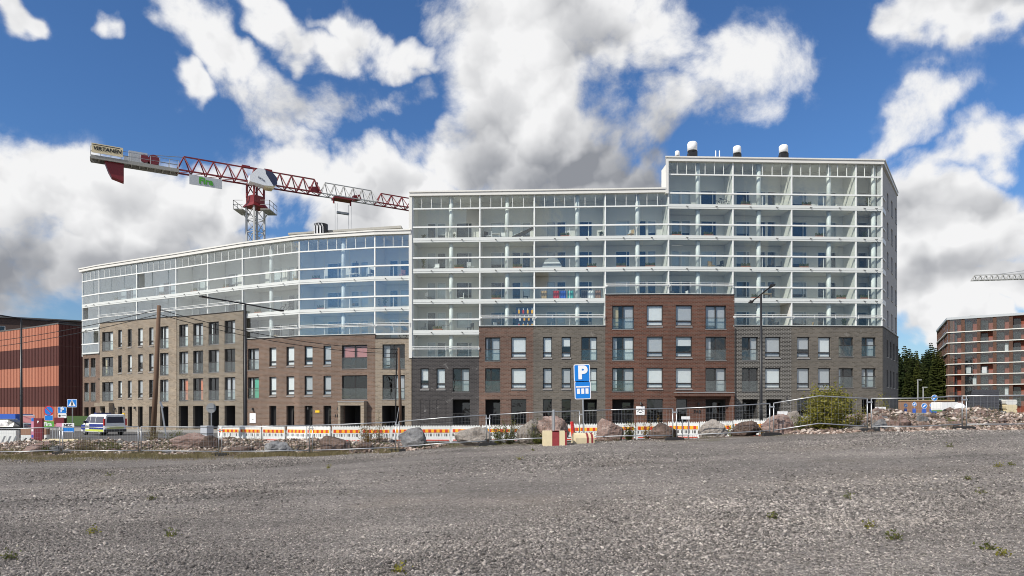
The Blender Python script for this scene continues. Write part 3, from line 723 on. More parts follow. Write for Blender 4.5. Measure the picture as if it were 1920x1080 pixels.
# right flank: grey plaster over brick
FS = Facet(1653, 65.3, 1682, 74.6); FSb = Facet(1653, 65.3, 1682, 74.6, .12)
sw = []
for r_, zb in enumerate(BR[:5]):
    for q in range(3): sw.append(('glass', 0, 0, zb+.9, zb+2.5, q))
def flank(Fc, z0, z1, zbs, us, mat, name, h0, h1, w=1.0):
    holes = [(u-w/2, u+w/2, zb+h0, zb+h1, .3) for zb in zbs for u in us]
    wl = inst(name, wall_mesh(Fc.L, z0, z1, holes, M_[mat], .4), RB, Fc.M)
    for a, b, c, d, _ in holes:
        M = Fc.M @ T(a,0,c); wn = MB().frame(0,0,b-a,d-c,.06,.2,.28).build('window', M_['frame_dark'], RB, M)
        inst('pane', pane_mesh(b-a-.12, d-c-.12, M_['glass_window']), wn, M @ T(.06,.23,.06)); MB().box(.0,.4,.0,b-a,.42,d-c).build('blind', M_['curtain'], wn, M)
        MB().box(-.03,-.06,-.06,b-a+.03,.2,-.003).build('sill', M_['sill'], wn, M)
flank(FS, BR[4]+.5, 23.6, BR[:5], [4.2, 7.3, 10.4], 'plaster_grey', 'flank_wall', .95, 2.55, 1.1)
flank(FSb, -2.6, BR[4]+.5, [BR[5], BR[6]], [3.0, 5.4, 7.8, 10.4], 'brick_side', 'brick_wall', .75, 2.45, 1.0)
MB().box(-.1,-.06,BR[4]+.5,FSb.L,.45,BR[4]+.57).build('coping', M_['frame_dark'], RB, FSb.M)
# glazed return of the corner balconies: rails and bands wrap round the corner
for i, zb in enumerate(BR[:5]):
    lw = i == 4; q = MB()
    zr = zb + (1.32 if lw else 1.17); L = 2.1
    q.box(.0, -.10, zr, L, -.0, zr+.11)
    if not lw: q.box(0, -.10, zb-.22, L, .0, zb+.22)
    q.build('corner_rail', M_['white_metal'], RB, FS.M)
# roofs, parapets, hidden rear
def roof(par, Fcs, z, name, over=.35, back=14.0, th=.42, ends=(0, 0)):
    pts_f = [Fcs[0].pt(-ends[0], -over, 0)] + [(Fcs[i].pt(Fcs[i].L, -over, 0) + Fcs[i+1].pt(0, -over, 0))/2 for i in range(len(Fcs)-1)] + [Fcs[-1].pt(Fcs[-1].L+ends[1], -over, 0)]
    pts_b = [Fcs[0].pt(-ends[0], back, 0)] + [(Fcs[i].pt(Fcs[i].L, back, 0) + Fcs[i+1].pt(0, back, 0))/2 for i in range(len(Fcs)-1)] + [Fcs[-1].pt(Fcs[-1].L+ends[1], back, 0)]
    return pts_f, pts_b
def slab(mb, pf, pb, z0, z1, mi=0):
    n = len(pf); v = []
    for z in (z0, z1):
        for p in pf: v.append((p.x, p.y, z))
        for p in pb: v.append((p.x, p.y, z))
    f = []
    for i in range(n-1):
        f += [(i, n+i, n+i+1, i+1), (2*n+i, 2*n+i+1, 3*n+i+1, 3*n+i), (i, i+1, 2*n+i+1, 2*n+i), (n+i, 3*n+i, 3*n+i+1, n+i+1)]
    f += [(0, 2*n, 3*n, n), (n-1, 2*n-1, 4*n-1, 3*n-1)]
    mb.add(v, f, mi)
def do_roof(par, Fcs, z0, ends, back):
    pf, pb = roof(par, Fcs, z0, 'roof', .30, back, ends=ends); m = MB(); slab(m, pf, pb, z0, z0+.30)
    r_ = m.build('roof', M_['fascia'], par)
    pf, pb = roof(par, Fcs, z0, 'roof', .38, back, ends=ends); m = MB(); slab(m, pf, pb, z0+.302, z0+.44)
    m.build('roof_edge', M_['fascia'], r_)
    return r_
do_roof(RB, [FM], BR[1]+4.2, (0.25, -.25), 12.0)
FTx = Facet(1252, 64.5, 1653, 65.3)
m = MB(); bk = FS.pt(FS.L, 0, 0); fr0 = FTx.pt(-.25, -.30, 0); fr1 = FTx.pt(FTx.L+.08, -.30, 0); bkx = FS.pt(FS.L+.2, -.08, 0); bl_ = fr0 + Vector((fr0.x, fr0.y, 0)).normalized()*13.5 + Vector((.25,0,0))
slab(m, [fr0, fr1], [bl_, bkx], BR[0]+4.2, BR[0]+4.5); troof = m.build('roof', M_['fascia'], RB)
m = MB(); slab(m, [fr0+Vector((-.08,-.08,0)), fr1+Vector((.05,-.08,0))], [bl_+Vector((-.08,0,0)), bkx+Vector((.05,0,0))], BR[0]+4.502, BR[0]+4.64); m.build('roof_edge', M_['fascia'], troof)
# stub walls where the tall part rises over the middle roof, and at the left end
m = MB(); rayd = Vector((fr0.x, fr0.y, 0)).normalized(); g0 = FT.pt(-.26, -.3, 0); g1 = FT.pt(0, -.3, 0); slab(m, [g0, g1], [g0+rayd*12.5+Vector((.2,0,0)), g1+rayd*12.5+Vector((.2,0,0))], BR[1]+4.1, BR[0]+4.2); m.build('gable_wall', M_['fascia'], RB)
MB().box(-.3, -.2, BR[5]+.5, -.0, 10, BR[1]+4.2).build('gable_wall', M_['fascia'], RB, FM.M)
MB().box(0, 10, -2.5, FM.L, 10.3, BR[1]+4.2).build('rear_facade', M_['plaster'], RB, FM.M)
m = MB(); slab(m, [FT.pt(0,10,0), FS.pt(FS.L-.2,.2,0)], [FT.pt(0,10.3,0), FS.pt(FS.L-.2,.6,0)], -2.5, BR[0]+4.2); m.build('rear_facade', M_['plaster'], RB)
MB().box(-.3, .1, -2.5, -.0, 10, BR[5]+.5).build('gable_wall', M_['brick_black'], RB, FMb.M)
# roof ventilators
def ventilator(par, px, d, r, zb, hh):
    x = X_(px, d); q = MB(); q.box(x-r*.85, d-r*.85, zb, x+r*.85, d+r*.85, zb+hh*.5)
    v = q.build('roof_ventilator', M_['black'], par)
    q = MB(); q.tube([(x,d,zb+hh*.5),(x,d,zb+hh*.62)], r*.95, 18, 1); q.tube([(x,d,zb+hh*.58),(x,d,zb+hh*.93),(x,d,zb+hh)], [r,r,r*.8], 18); q.build('cowl', [M_['sign_white'], M_['black']], v, None, True)
zt = BR[0]+4.64
ventilator(RB, 1270, 66, .22, zt, 1.15); ventilator(RB, 1298, 66, .47, zt, 2.0); ventilator(RB, 1382, 66, .38, zt, 1.6); ventilator(RB, 1469, 66, .42, zt, 1.7)
for px in (1342, 1349): MB().tube([(X_(px,66),66,zt),(X_(px,66),66,zt+1.2)], .05, 6).build('vent_pipe', M_['sign_white'], RB)
# ================================================================ left: curved building
LB = empty('apartment_building', P(500, 810, 69), 'long curved apartment block with glazed balconies over tan and brown brick', 'building')
LP = [(155,83.5),(187,81.6),(257.5,78.5),(331,75.6),(391,73.2),(455.5,70.8),(562,67.8),(703.5,66.0),(771.5,65.62)]
LF = [Facet(LP[i][0], LP[i][1], LP[i+1][0], LP[i+1][1]) for i in range(len(LP)-1)]
BL = [12.85, 9.9, 6.95, 4.0, 1.05, -1.9]
gl = M_['glass_curved']; ge = M_['glass_end']
for i, Fc in enumerate(LF):
    pp = [LP[i][0], LP[i+1][0]]; e = (i == 0, True); gl = ge if i < 3 else M_['glass_curved']
    storey(LB, Fc, pp, BL[0], gl, top=True, cols=(503.6, 640.6), seed=5+i, ends=e, openp=.25)
    storey(LB, Fc, pp, BL[1], gl, low=(i in (3, 4)), cols=(503.6, 640.6), seed=5+i, ends=e, openp=.25) if i not in (1, 2) else storey(LB, Fc, pp, BL[1], gl, low=True, seed=5+i, ends=e, openp=.25)
    if i in (0, 5, 6, 7): storey(LB, Fc, pp, BL[2], gl, low=(i != 0), cols=(503.6, 640.6), seed=5+i, ends=e)
def sub(pa, da, pb, db, off): return Facet(pa, da, pb, db, off)
# L0 brown end, L1 tan, L2 grey tan, L3 brown, L4 tan
F0 = sub(155, 83.5, 187, 81.6, .15)
G = lambda zb, k, a, b, o=(): win_row(zb-.02+.07, [(k, a, b, o)])[0]
r0 = []
for zb in (BL[2], BL[3]): r0 += [('sq',158,166,('curtain',.5,False,.5)), ('sq',170,179,('curtain',.5,False,.5))] and [( 'fr',158,166.4,hd(zb)-2.2,hd(zb),('curtain',)), ('fr',170,179,hd(zb)-2.2,hd(zb),N0)]
r0 += [('dark',158,166.4,hd(BL[4])-2.4,hd(BL[4]),()), ('dark',170,179,hd(BL[4])-2.4,hd(BL[4]),())]
block(LB, F0, 155, 187, BL[2]-.05, 'brick_brown', r0, -3.0, -1.9)
F1 = sub(187, 81.6, 331, 75.6, .5); F2 = sub(331, 75.6, 455.5, 70.8, .5)
r1 = []
for i, zb in enumerate((BL[1], BL[2], BL[3])):
    z = zb - .42
    r1 += [('fr',191.5,212,z-2.3,z-.1,[('blind',.5),(),('curtain',.5)][i])] + [('win',a,b,z-2.0,z,[BC,N0,B1,BC][(q+i)%4]) for q,(a,b) in enumerate(((221.5,228.7),(239.5,247),(258.7,267.5),(279.4,287.7)))] + [('fr',300,315.8,z-2.45,z,[('blind',),('curtain',),BC][i])]
z = BL[4]-.45
r1 += [('dark',190,205,z-2.3,z-.1,())] + [('dark',a,b,z-2.35,z,()) for a,b in ((221.5,229),(239.5,247.5),(258.7,267.5),(279.4,287.7),(300,315.8))]
block(LB, F1, 187, 331, BL[1]+.55, 'brick_tan', r1, -3.0, -1.9)
r2 = []
for i, zb in enumerate((BL[1], BL[2], BL[3])):
    z = zb - .40
    bl = [(('blind',.5),BC,N0,('curtain',.5)), (BC,N0,('curtain',.5),N0), (('curtain_red',.5),('curtain_red',.5),N0,BC)][i]
    r2 += [('fr',a,b,z-2.4,z,bl[q]) for q,(a,b) in enumerate(((336,352.5),(362.2,380.7),(391,410.4),(421,441)))]
z = BL[4]-.42
r2 += [('dark',a,b,z-2.45,z,()) for a,b in ((335,352.5),(362,380.7),(390.7,410.4),(421,441))]
block(LB, F2, 331, 455.5, BL[1]+.45, 'brick_greytan', r2, -3.0, -1.9, edges=(.1,0))
# side return of the proud grey-tan front
uu = F2.L; MB().box(uu-.005, .02, -3.0, uu+.01, 1.4, BL[1]+.45).build('return_wall', M_['brick_greytan'], LB, F2.M)
F3 = sub(455.5, 70.8, 562, 67.8, .12); F3b = sub(562, 67.8, 703.5, 66.0, .12); F4 = sub(703.5, 66.0, 771.5, 65.62, .12)
ra, rb, rc = [], [], []
for i, zb in enumerate((BL[2], BL[3])):
    z = zb - .46
    ra += [('fr',464.8,485.3,z-2.2,z,[('curtain',.5),('curtain_green',.5,False,None,0.0)][i]), ('win',505,518,z-1.9,z,B1), ('win',537,551.7,z-1.9,z,B1)]
    rb += [('win',571,586,z-1.9,z,[B1,BC][i]), ('win',606.5,621,z-1.9,z,BC), ('fr',641,688.5,z-2.3,z,[('curtain_pink',1.0,False,None,.45),N0][i])]
    rc += [('fr',717,759,z-2.35,z,[N0,('curtain',.5)][i])]
z = BL[4]-.46
ra += [('dark',505,518,z-2.4,z,(.5,)), ('dark',537,551.7,z-2.4,z,(.5,))]
rb += [('dark',571,586,z-2.4,z,(.5,)), ('dark',606.5,621,z-2.4,z,(.5,)), ('dark',645,681,z-2.4,z,(2.4,))]
rc += [('dark',716,759,z-2.4,z,(3.0,))]
block(LB, F3, 455.5, 562, BL[2]+.5, 'brick_brown', ra, -3.0, -1.9); block(LB, F3b, 562, 703.5, BL[2]+.5, 'brick_brown', rb, -3.0, -1.9); block(LB, F4, 703.5, 771.5, BL[2]+.1, 'brick_tan', rc, -3.0, -1.9)
rooms(LB, F0, 0, F0.L, [-1.9, 1.05, 4.0, 6.8]); rooms(LB, F1, 0, F1.L, [-1.9, 1.05, 4.0, 6.95, 9.9], 3.6); rooms(LB, F2, .1, F2.L, [-1.9, 1.05, 4.0, 6.95, 9.9], 3.6)
for Fq in (F3, F3b, F4): rooms(LB, Fq, 0, Fq.L, [-1.9, 1.05, 4.0, 6.9])
# entrances
u0, u1 = F3b.u(640), F3b.u(688); z = BL[4]-.46
q = MB(); q.box(u0, -.7, z+.02, u1, -.003, z+.36); q.box(u0, -.68, -2.4, F3b.u(645)-.05, -.003, z+.02); q.box(F3b.u(681)+.05, -.68, -2.4, u1, -.003, z+.02); q.build('entrance_surround', M_['brick_tan'], LB, F3b.M)
MB().box(u0-.05,-.76,z+.36,u1+.05,-.004,z+.44).build('canopy_roof', M_['sill'], LB, F3b.M)
inst('house_number', text_mesh('11A', .42, .02, M_['black']), LB, F3b.M @ T(F3b.u(633.5), -.03, Z_(780, 66.6)))
u0, u1 = F1.u(186), F1.u(213)
q = MB(); q.box(u0, -.6, z+.05, u1, -.003, z+.45); q.box(F1.u(206), -.58, -2.4, u1, -.003, z+.05); q.build('entrance_surround', M_['brick_tan'], LB, F1.M)
for Fq, px, zz, d in ((F3b,583-18+14,764,67),(F3b,635,765,66.8),(F1,217,766,80),(F1,233,763.5,79),(F1,254,763.5,78.5),(F3,475,766,70)): wall_lamp(LB, Fq, px, Z_(zz, d))
# roof of the curved block
do_roof(LB, LF, BL[0]+4.2, (.3, .0), 11.0)
m = MB(); pf = [LF[0].pt(0, 8, 0)] + [f.pt(f.L, 8, 0) for f in LF]; pb = [LF[0].pt(0, 8.3, 0)] + [f.pt(f.L, 8.3, 0) for f in LF]; slab(m, pf, pb, -3, BL[0]+4.2); m.build('rear_facade', M_['plaster'], LB)
MB().box(-.02, .12, -3, .0, 8, BL[0]+4.2).build('gable_wall', M_['plaster'], LB, LF[0].M)
# low plant room roof with hatch and ladder behind the parapet
d = 72.0; zr = BL[0]+4.64
a, b = P(540, 0, d), P(752, 0, d-1.5)
m = MB(); m.add([(a.x,a.y,zr+1.2),(b.x,b.y,zr+1.5),(b.x,b.y+4,zr+1.5),(a.x,a.y+4,zr+1.2),(a.x,a.y,zr+1.38),(b.x,b.y,zr+1.75),(b.x,b.y+4,zr+1.75),(a.x,a.y+4,zr+1.38)], [(0,3,2,1),(4,5,6,7),(0,1,5,4),(1,2,6,5),(2,3,7,6),(3,0,4,7)]); m.box(a.x+.5,a.y+.5,zr-.3,b.x-.8,b.y+3.4,zr+1.2)
m.build('plant_room', M_['crane_grey'], LB)
x = X_(601, 71); q = MB(); q.tube([(x,71.2,zr),(x,71.2,zr+2.05)], .70, 16); hat = q.build('roof_hatch', M_['black'], LB)
for s_ in (-.32, 0, .32):
    xx = x+s_; MB().tube([(xx-.14,70.4,zr),(xx-.14,70.4,zr+1.6),(xx-.02,70.4,zr+1.95),(xx+.1,70.4,zr+1.6),(xx+.12,70.4,zr)], .035, 6).build('ladder_hoop', M_['sign_white'], hat)
# ---------------------------------------------------------------- terracotta hall on the left, brown house behind it
def terracotta():
    t = NT('terracotta'); v = t.coord(); sep = t.n('ShaderNodeSeparateXYZ'); t.put(sep.inputs[0], v)
    cmb = t.n('ShaderNodeCombineXYZ'); t.put(cmb.inputs[0], t.math('ADD', sep.outputs[0], t.math('MULTIPLY', sep.outputs[1], 1.7)))
    w = t.noise(1.3, 3, .8, cmb.outputs[0])
    inf = t.n('ShaderNodeObjectInfo')
    t.bsdf(t.ramp(w, [(.3,(.28,.092,.054)),(.5,(.40,.15,.09)),(.7,(.52,.235,.15))]), .75); light = t.m
    t = NT('oxblood'); v = t.coord(); sep = t.n('ShaderNodeSeparateXYZ'); t.put(sep.inputs[0], v); cmb = t.n('ShaderNodeCombineXYZ'); t.put(cmb.inputs[0], t.math('ADD', sep.outputs[0], t.math('MULTIPLY', sep.outputs[1], 1.7)))
    t.bsdf(t.ramp(t.noise(1.5, 3, .8, cmb.outputs[0]), [(.3,(.058,.013,.010)),(.7,(.10,.025,.018))]), .75); dark = t.m  # dark bands of the front; also carries the side face's painted shade
    hall = empty('clad_hall', P(60, 800, 100), 'hall clad in terracotta and oxblood ribbed bands, beside the curved block', 'building')
    pts = []
    for i in range(13):
        s = i/12; px = -190 + 300*s
        d = np.interp(px, [-190, 0, 60, 110], [118, 104.5, 99.5, 95.0])
        pts.append(Vector((X_(px, d), d, 0)))
    side = [pts[-1] + Vector((1.5, 3.0, 0))*k for k in (0, 1, 2, 3, 4, 5, 6)]
    zt = [12.2, 9.2, 6.45, 3.6, .75, -2.6]
    for k in range(5):
        for wh, chain in enumerate((pts, side)):
            m = MB()
            for a, b in zip(chain, chain[1:]):
                d = (b-a); L = d.length; d.normalize(); n = Vector((d.y, -d.x, 0)); nn = max(2, int(L/.42))
                for j in range(nn):
                    p0 = a + d*(L*j/nn); p1 = a + d*(L*(j+.72)/nn); p2 = a + d*(L*(j+1)/nn)
                    h = n*.07
                    z0, z1 = zt[k+1], zt[k]-.03
                    if k == 0 and wh == 0: pass
                    m.quad((p0+h)[:2]+(z0,), (p1+h)[:2]+(z0,), (p1+h)[:2]+(z1,), (p0+h)[:2]+(z1,))
                    m.quad((p1+h)[:2]+(z0,), p1[:2]+(z0,), p1[:2]+(z1,), (p1+h)[:2]+(z1,)); m.quad(p0[:2]+(z0,), (p0+h)[:2]+(z0,), (p0+h)[:2]+(z1,), p0[:2]+(z1,))
                    m.quad(p1[:2]+(z0,), p2[:2]+(z0,), p2[:2]+(z1,), p1[:2]+(z1,))
            m.build('cladding_band', dark if (k % 2 == 1 or wh == 1) else light, hall)  # side face dark in every band: its shade is put into the colour
    m = MB(); cap = [p for p in pts] ; bk = [Vector((p.x-4, p.y+14, 0)) for p in pts]
    slab(m, [p+Vector((.05,-.15,0)) for p in cap], bk, 12.2, 12.38); m.build('roof', M_['roof_felt'], hall)
    m = MB(); slab(m, side, [p+Vector((-3, 6, 0)) for p in side], 12.21, 12.36); m.build('roof', M_['roof_felt'], hall)
    h2 = empty('brown_house', P(50, 790, 128), 'dark brown house rising behind the terracotta clad hall', 'building')
    F5 = Facet(-120, 124, 152, 134)
    zt = Z_(594, 127)
    ops = [(F5.u(-10), F5.u(10), zt-3.2, zt-1.5), (F5.u(32), F5.u(80), zt-4.0, zt-2.1), (F5.u(-70), F5.u(-40), zt-3.2, zt-1.5)]
    inst('wall', wall_mesh(F5.L, -3, zt, ops, M_['brown_clad'], .5), h2, F5.M)
    for i, (a, b, c, d) in enumerate(ops):
        M = F5.M @ T(a,0,c); wn = MB().frame(0,0,b-a,d-c,.12,.1,.2).build('window', M_['frame_white' if i != 1 else 'frame_dark'], h2, M)
        n = max(1, round((b-a)/2))
        for q in range(n): inst('pane', pane_mesh((b-a-.24)/n-.03, d-c-.24, M_['glass_dark']), wn, M @ T(.12+q*(b-a-.24)/n, .15, .12))
        MB().box(0,.4,0,b-a,.45,d-c).build('blind', M_['curtain'], wn, M)
    MB().box(-.2,-.4,zt,F5.L+.2,10,zt+.25).build('roof', M_['roof_felt'], h2, F5.M)
    MB().box(F5.L-.3,.1,-3,F5.L,10,zt).build('side_wall', M_['brown_clad'], h2, F5.M)
terracotta()
# ---------------------------------------------------------------- far red brick house on the right
def far_house():
    hs = empty('brick_apartment_house', P(1840, 770, 190), 'distant red brown brick apartment house with white floor bands', 'building')
    Fm = Facet(1777, 195, 2060, 176); Fl = Facet(1757, 225, 1777, 195)
    zt = Z_(598, 195); zs = [zt - .9 - i*3.02 for i in range(9)]
    r = random.Random(3)
    for Fc, step in ((Fm, 3.62), (Fl, 3.6)):
        n = int(round(Fc.L/step)); st = Fc.L/n
        MB().box(0, 1.4, -2, Fc.L, 1.6, zt).build('rear_wall', M_['far_red'], hs, Fc.M)
        for i in range(n+1):
            MB().box(max(0, i*st-.42), -.05, -2, min(Fc.L, i*st+.42), 1.4, zt-.3).build('brick_pier', M_['brick_house'], hs, Fc.M)
        for k, z in enumerate(zs[1:8]):
            bd = MB().box(0, -.28, z-.11, Fc.L, 1.4, z+.12).build('floor_band', M_['fascia'], hs, Fc.M)
        MB().box(0, -.3, zt-.3, Fc.L, .9, zt+.35).build('roof_edge', M_['panel_grey'], hs, Fc.M)
        for k in range(8):
            z0, z1 = (zs[k+1] + .12, (zs[k]-.11) if k else zt-.3) if k < 8 else (0, 0)
            for i in range(n):
                a, b = i*st+.42, (i+1)*st-.42; w, h = round(b-a, 2), round(z1-z0, 2); M = Fc.M @ T(a, 0, z0)
                kind = r.choice([0,0,0,0,0,1,2])
                def mk():
                    q = MB(); q.box(w*.05, .9, .05, w*.62, 1.0, h*.8, 0); q.frame(w*.05,.05,w*.62,h*.8,.1,.84,.9,1)
                    if kind == 1: q.box(w*.12, .82, .2, w*.5, .84, h*.7, 2)
                    if kind == 2: q.box(w*.66, .9, .1, w*.95, 1.0, h*.8, 2)
                    return q.mesh('window', [M_['glass_dark'], M_['frame_dark'], M_['curtain']])
                wn = inst('window', cached(('fh', w, h, kind), mk), hs, M)
                inst('balustrade_pane', pane_mesh(w, 1.0, M_['glass_clear']), wn, M @ T(0, .05, 0))
                if r.random() < .75: inst('glazing_pane', pane_mesh(w, h-1.05, M_['glass_clear']), wn, M @ T(0, .07, 1.02) @ tilt(.3))
    MB().box(0, 1.6, zt, Fm.L, 12, zt+.3).build('roof', M_['roof_felt'], hs, Fm.M)
    for px, w in ((1830, 4.5), (1842, 3), (1873, 1.4)): MB().box(X_(px,200)-w/2, 199, zt+.2, X_(px,200)+w/2, 201, zt+1.5).build('roof_unit', M_['crane_grey'], hs)
far_house()
# ---------------------------------------------------------------- tower crane
def truss(mb, A, dirv, up, side, L, h, w, n, mi=0, t=.11, tri=True):
    """three-chord jib from A along dirv: two bottom chords, one top chord, zig-zag lacing"""
    A = Vector(A); pts = []
    for i in range(n+1): pts.append(A + dirv*(L*i/n))
    for s in (-1, 1): mb.bar(A+side*s*w/2, A+dirv*L+side*s*w/2, t*1.5, mi)
    mb.bar(A+up*h+dirv*(L/n*.5), A+dirv*(L-L/n*.5)+up*h, t*1.35, mi)
    for i in range(n):
        mid = A + dirv*(L*(i+.5)/n) + up*h
        for s in (-1, 1):
            mb.bar(pts[i]+side*s*w/2, mid, t, mi); mb.bar(mid, pts[i+1]+side*s*w/2, t, mi)
        mb.bar(pts[i]-side*w/2, pts[i]+side*w/2, t*.7, mi); mb.bar(pts[i]-side*w/2, pts[i+1]+side*w/2, t*.6, mi)
def crane():
    cr = empty('tower_crane', (X_(479, 90), 90, -2.2), 'red and grey tower crane with sign boards, behind the curved block', 'crane')
    c = Vector((X_(479, 90), 90, 0)); d = Vector((1, .60, 0)).normalized(); up = Vector((0,0,1)); sd_ = Vector((-d.y, d.x, 0))
    zb = Z_(345, 90)                       # bottom chord level
    # mast
    q = MB(); hw = 1.0; z0, z1 = -2.2, Z_(390, 90)
    m45 = [Vector((math.cos(a), math.sin(a), 0))*hw*1.12 for a in (R(12), R(102), R(192), R(282))]
    for v in m45: q.bar(c+v+up*z0, c+v+up*z1, .22)
    n = int((z1-z0)/1.55)
    for i in range(n):
        za, zc = z0+(z1-z0)*i/n, z0+(z1-z0)*(i+1)/n
        for k in range(4):
            a, b = c+m45[k], c+m45[(k+1) % 4]
            q.bar(a+up*za, b+up*za, .07); q.bar((a if i % 2 else b)+up*za, (b if i % 2 else a)+up*zc, .07)
    q.build('mast', M_['steel_white'], cr)
    # slewing ring and platform
    q = MB(); za = Z_(390, 90); zc = Z_(372, 90)
    q.add([tuple(c+v*1.5+up*za) for v in m45]+[tuple(c+v*1.05+up*(za+.55)) for v in m45], [(0,1,2,3),(4,7,6,5)]+[(i,(i+1)%4,4+(i+1)%4,4+i) for i in range(4)])
    q.add([tuple(c+v*1.05+up*(za+.55)) for v in m45]+[tuple(c+v*1.05+up*(zc+.2)) for v in m45], [(0,1,2,3),(4,7,6,5)]+[(i,(i+1)%4,4+(i+1)%4,4+i) for i in range(4)])
    for v in m45: q.bar(c+v*.95+up*zc, c+v*.95+up*zb, .22)
    for k in range(4): q.bar(c+m45[k]*.95+up*(zc+.3), c+m45[(k+1)%4]*.95+up*zb, .1)
    q.build('slewing_ring', M_['crane_red'], cr)
    q = MB(); zp = Z_(397, 90)
    for s in (-1, 1):
        o = c + Vector((s*1.75, 0, 0)); q.box(o.x-.6, o.y-1.4, zp-.1, o.x+.6, o.y+1.4, zp)
        for (x, y) in ((o.x-.6*s*-1, o.y-1.4), (o.x+.6*s, o.y+1.4), (o.x+.6*s, o.y-1.4), (o.x+.6*s, o.y)):
            q.bar((x, y, zp), (x, y, zp+1.1), .05)
        for zz in (.55, 1.1): q.bar((o.x+.6*s, o.y-1.4, zp+zz), (o.x+.6*s, o.y+1.4, zp+zz), .05); q.bar((o.x-.6*s, o.y-1.4, zp+zz), (o.x+.6*s, o.y-1.4, zp+zz), .05)
        q.bar((o.x, o.y, zp-.1), (c.x+s*.9, c.y, zp-1.3), .1)
    q.build('service_platform', M_['crane_grey'], cr)
    # jib to the right: red, grey, red sections
    B = c + up*zb
    L1, L2, L3 = 7.7, 8.0, 32.0
    q = MB(); truss(q, B + d*.8, d, up, sd_, L1, 1.95, 1.5, 5); q.build('jib_section', M_['crane_red'], cr)
    q = MB(); truss(q, B + d*(.8+L1), d, up, sd_, L2, 1.75, 1.5, 6, t=.085); q.build('jib_section', M_['steel_white'], cr)
    q = MB(); truss(q, B + d*(.8+L1+L2), d, up, sd_, L3, 1.6, 1.5, 20, t=.1); q.build('jib_section', M_['crane_red'], cr)
    q = MB(); q.bar(B-d*.8+sd_*.75, B+d*.8+sd_*.75, .2); q.bar(B-d*.8-sd_*.75, B+d*.8-sd_*.75, .2); q.bar(B-d*1.2+up*2.0, B+d*1.6+up*2.0, .22)
    for s in (-.75, .75): q.bar(B-d*.8+sd_*s, B-d*.1+up*2.0, .16); q.bar(B+d*.8+sd_*s, B+d*.1+up*2.0, .16)
    for k in (-1.2, 1.6): q.bar(B+d*(k-.5)+up*2.05, B+d*(k+.5)+up*2.05, .35, h=.3)
    q.build('tower_head', M_['crane_red'], cr)
    # counter jib: red truss, then walkway
    q = MB(); truss(q, B - d*.8, -d, up, sd_, 8.6, 1.95, 1.5, 5); q.build('counter_jib', M_['crane_red'], cr)
    T0 = B - d*9.2; tail = 9.3
    q = MB()
    for s in (-.8, .8): q.bar(T0+sd_*s-up*.15, T0-d*tail+sd_*s-up*.15, .16, h=.42)
    for i in range(12): q.bar(T0-d*(tail*i/11)-sd_*.8-up*.2, T0-d*(tail*i/11)+sd_*.8-up*.2, .12)
    q.bar(T0+up*.06, T0-d*tail+up*.06, 1.5, h=.06)
    q.build('counter_jib_deck', M_['crane_grey'], cr)
    q = MB()
    for s in (-.85, .85):
        for zz in (.55, 1.05): q.bar(T0+sd_*s+up*zz, T0-d*tail+sd_*s+up*zz, .045)
        for i in range(10): q.bar(T0-d*(tail*i/9)+sd_*s, T0-d*(tail*i/9)+sd_*s+up*1.05, .045)
    q.bar(T0+up*1.9+d*.9, T0-d*5.2+up*1.2, .06)
    q.build('railing', M_['sign_grey'], cr)
    q = MB(); p = T0-d*6.9-up*.35
    q.add([tuple(p+d*x+sd_*y+up*z) for x, z in ((-1.0,0),(1.0,0),(1.0,-2.1),(-.25,-1.75),(-.6,-1.1)) for y in (-.55,.55)], [(0,2,4,6,8),(9,7,5,3,1),(0,1,3,2),(2,3,5,4),(4,5,7,6),(6,7,9,8),(8,9,1,0)])
    q.build('counterweight', M_['crane_red'], cr)
    q = MB(); p = T0-d*2.7+up*.75; q.tube([p-sd_*.6, p+sd_*.6], .62, 16); q.tube([p-d*1.0-sd_*.5, p-d*1.0+sd_*.5], .5, 14); q.build('winch', M_['dark_red'], cr)
    q = MB(); p = T0-d*4.4+up*.8
    q.bar(p-d*1.0, p+d*1.0, .8, h=1.3); q.bar(p-d*1.5-up*.4, p-d*1.0-up*.4, .6, h=.5); q.build('electrical_box', M_['panel_grey'], cr)
    # boards: cream name board on the tail, hanging white board with green name
    Mb = Matrix(((d.x, sd_.x, 0, 0), (d.y, sd_.y, 0, 0), (0,0,1,0), (0,0,0,1)))
    p = T0-d*7.6-sd_*.95+up*.85; Mx = T(*p) @ Mb
    bd = MB().box(-1.6,-.04,-.55,1.6,.04,.55).build('name_board', M_['cream'], cr, Mx)
    inst('lettering', text_mesh('VIRTANEN', .6, .01, M_['black'], bold=.018, shear=.15), bd, Mx @ T(0,-.06,-.02)); MB().box(-1.5,-.05,.36,1.3,-.041,.44).build('underline', M_['black'], bd, Mx)
    p = B - d*6.1 - sd_*.8 - up*1.0; Mx = T(*p) @ Mb
    bd = MB().box(-1.9,-.05,-.6,1.9,.05,.6).build('name_board', M_['panel_grey'], cr, Mx)
    inst('lettering', text_mesh('Fira', 1.1, .012, M_['green_letter'], bold=.04), bd, Mx @ T(0,-.075,0))
    q = MB()
    for s in (-1.7, 1.7): q.bar((s,0,.6), (s,.3,1.3), .05)
    q.build('hanger', M_['sign_grey'], bd, Mx)
    # cab: white shell, dark glazed nose, hanging beside the tower head on the camera side
    p = c + up*(zb+.1) - sd_*1.5 + d*.55; Mx = T(*p) @ Mb
    cb = MB().prism([(-1.65,-.55),(-1.65,.25),(-.6,1.35),(.25,1.25),(.35,.7),(1.3,-.7),(.2,-.8)], -.75, .75).build('cab', M_['car_white'], cr, Mx)
    MB().prism([(.25,1.25),(1.2,1.05),(1.75,.45),(1.75,-.35),(1.3,-.7),(.35,.7)], -.72, .72).build('cab_glazing', M_['navy'], cb, Mx)
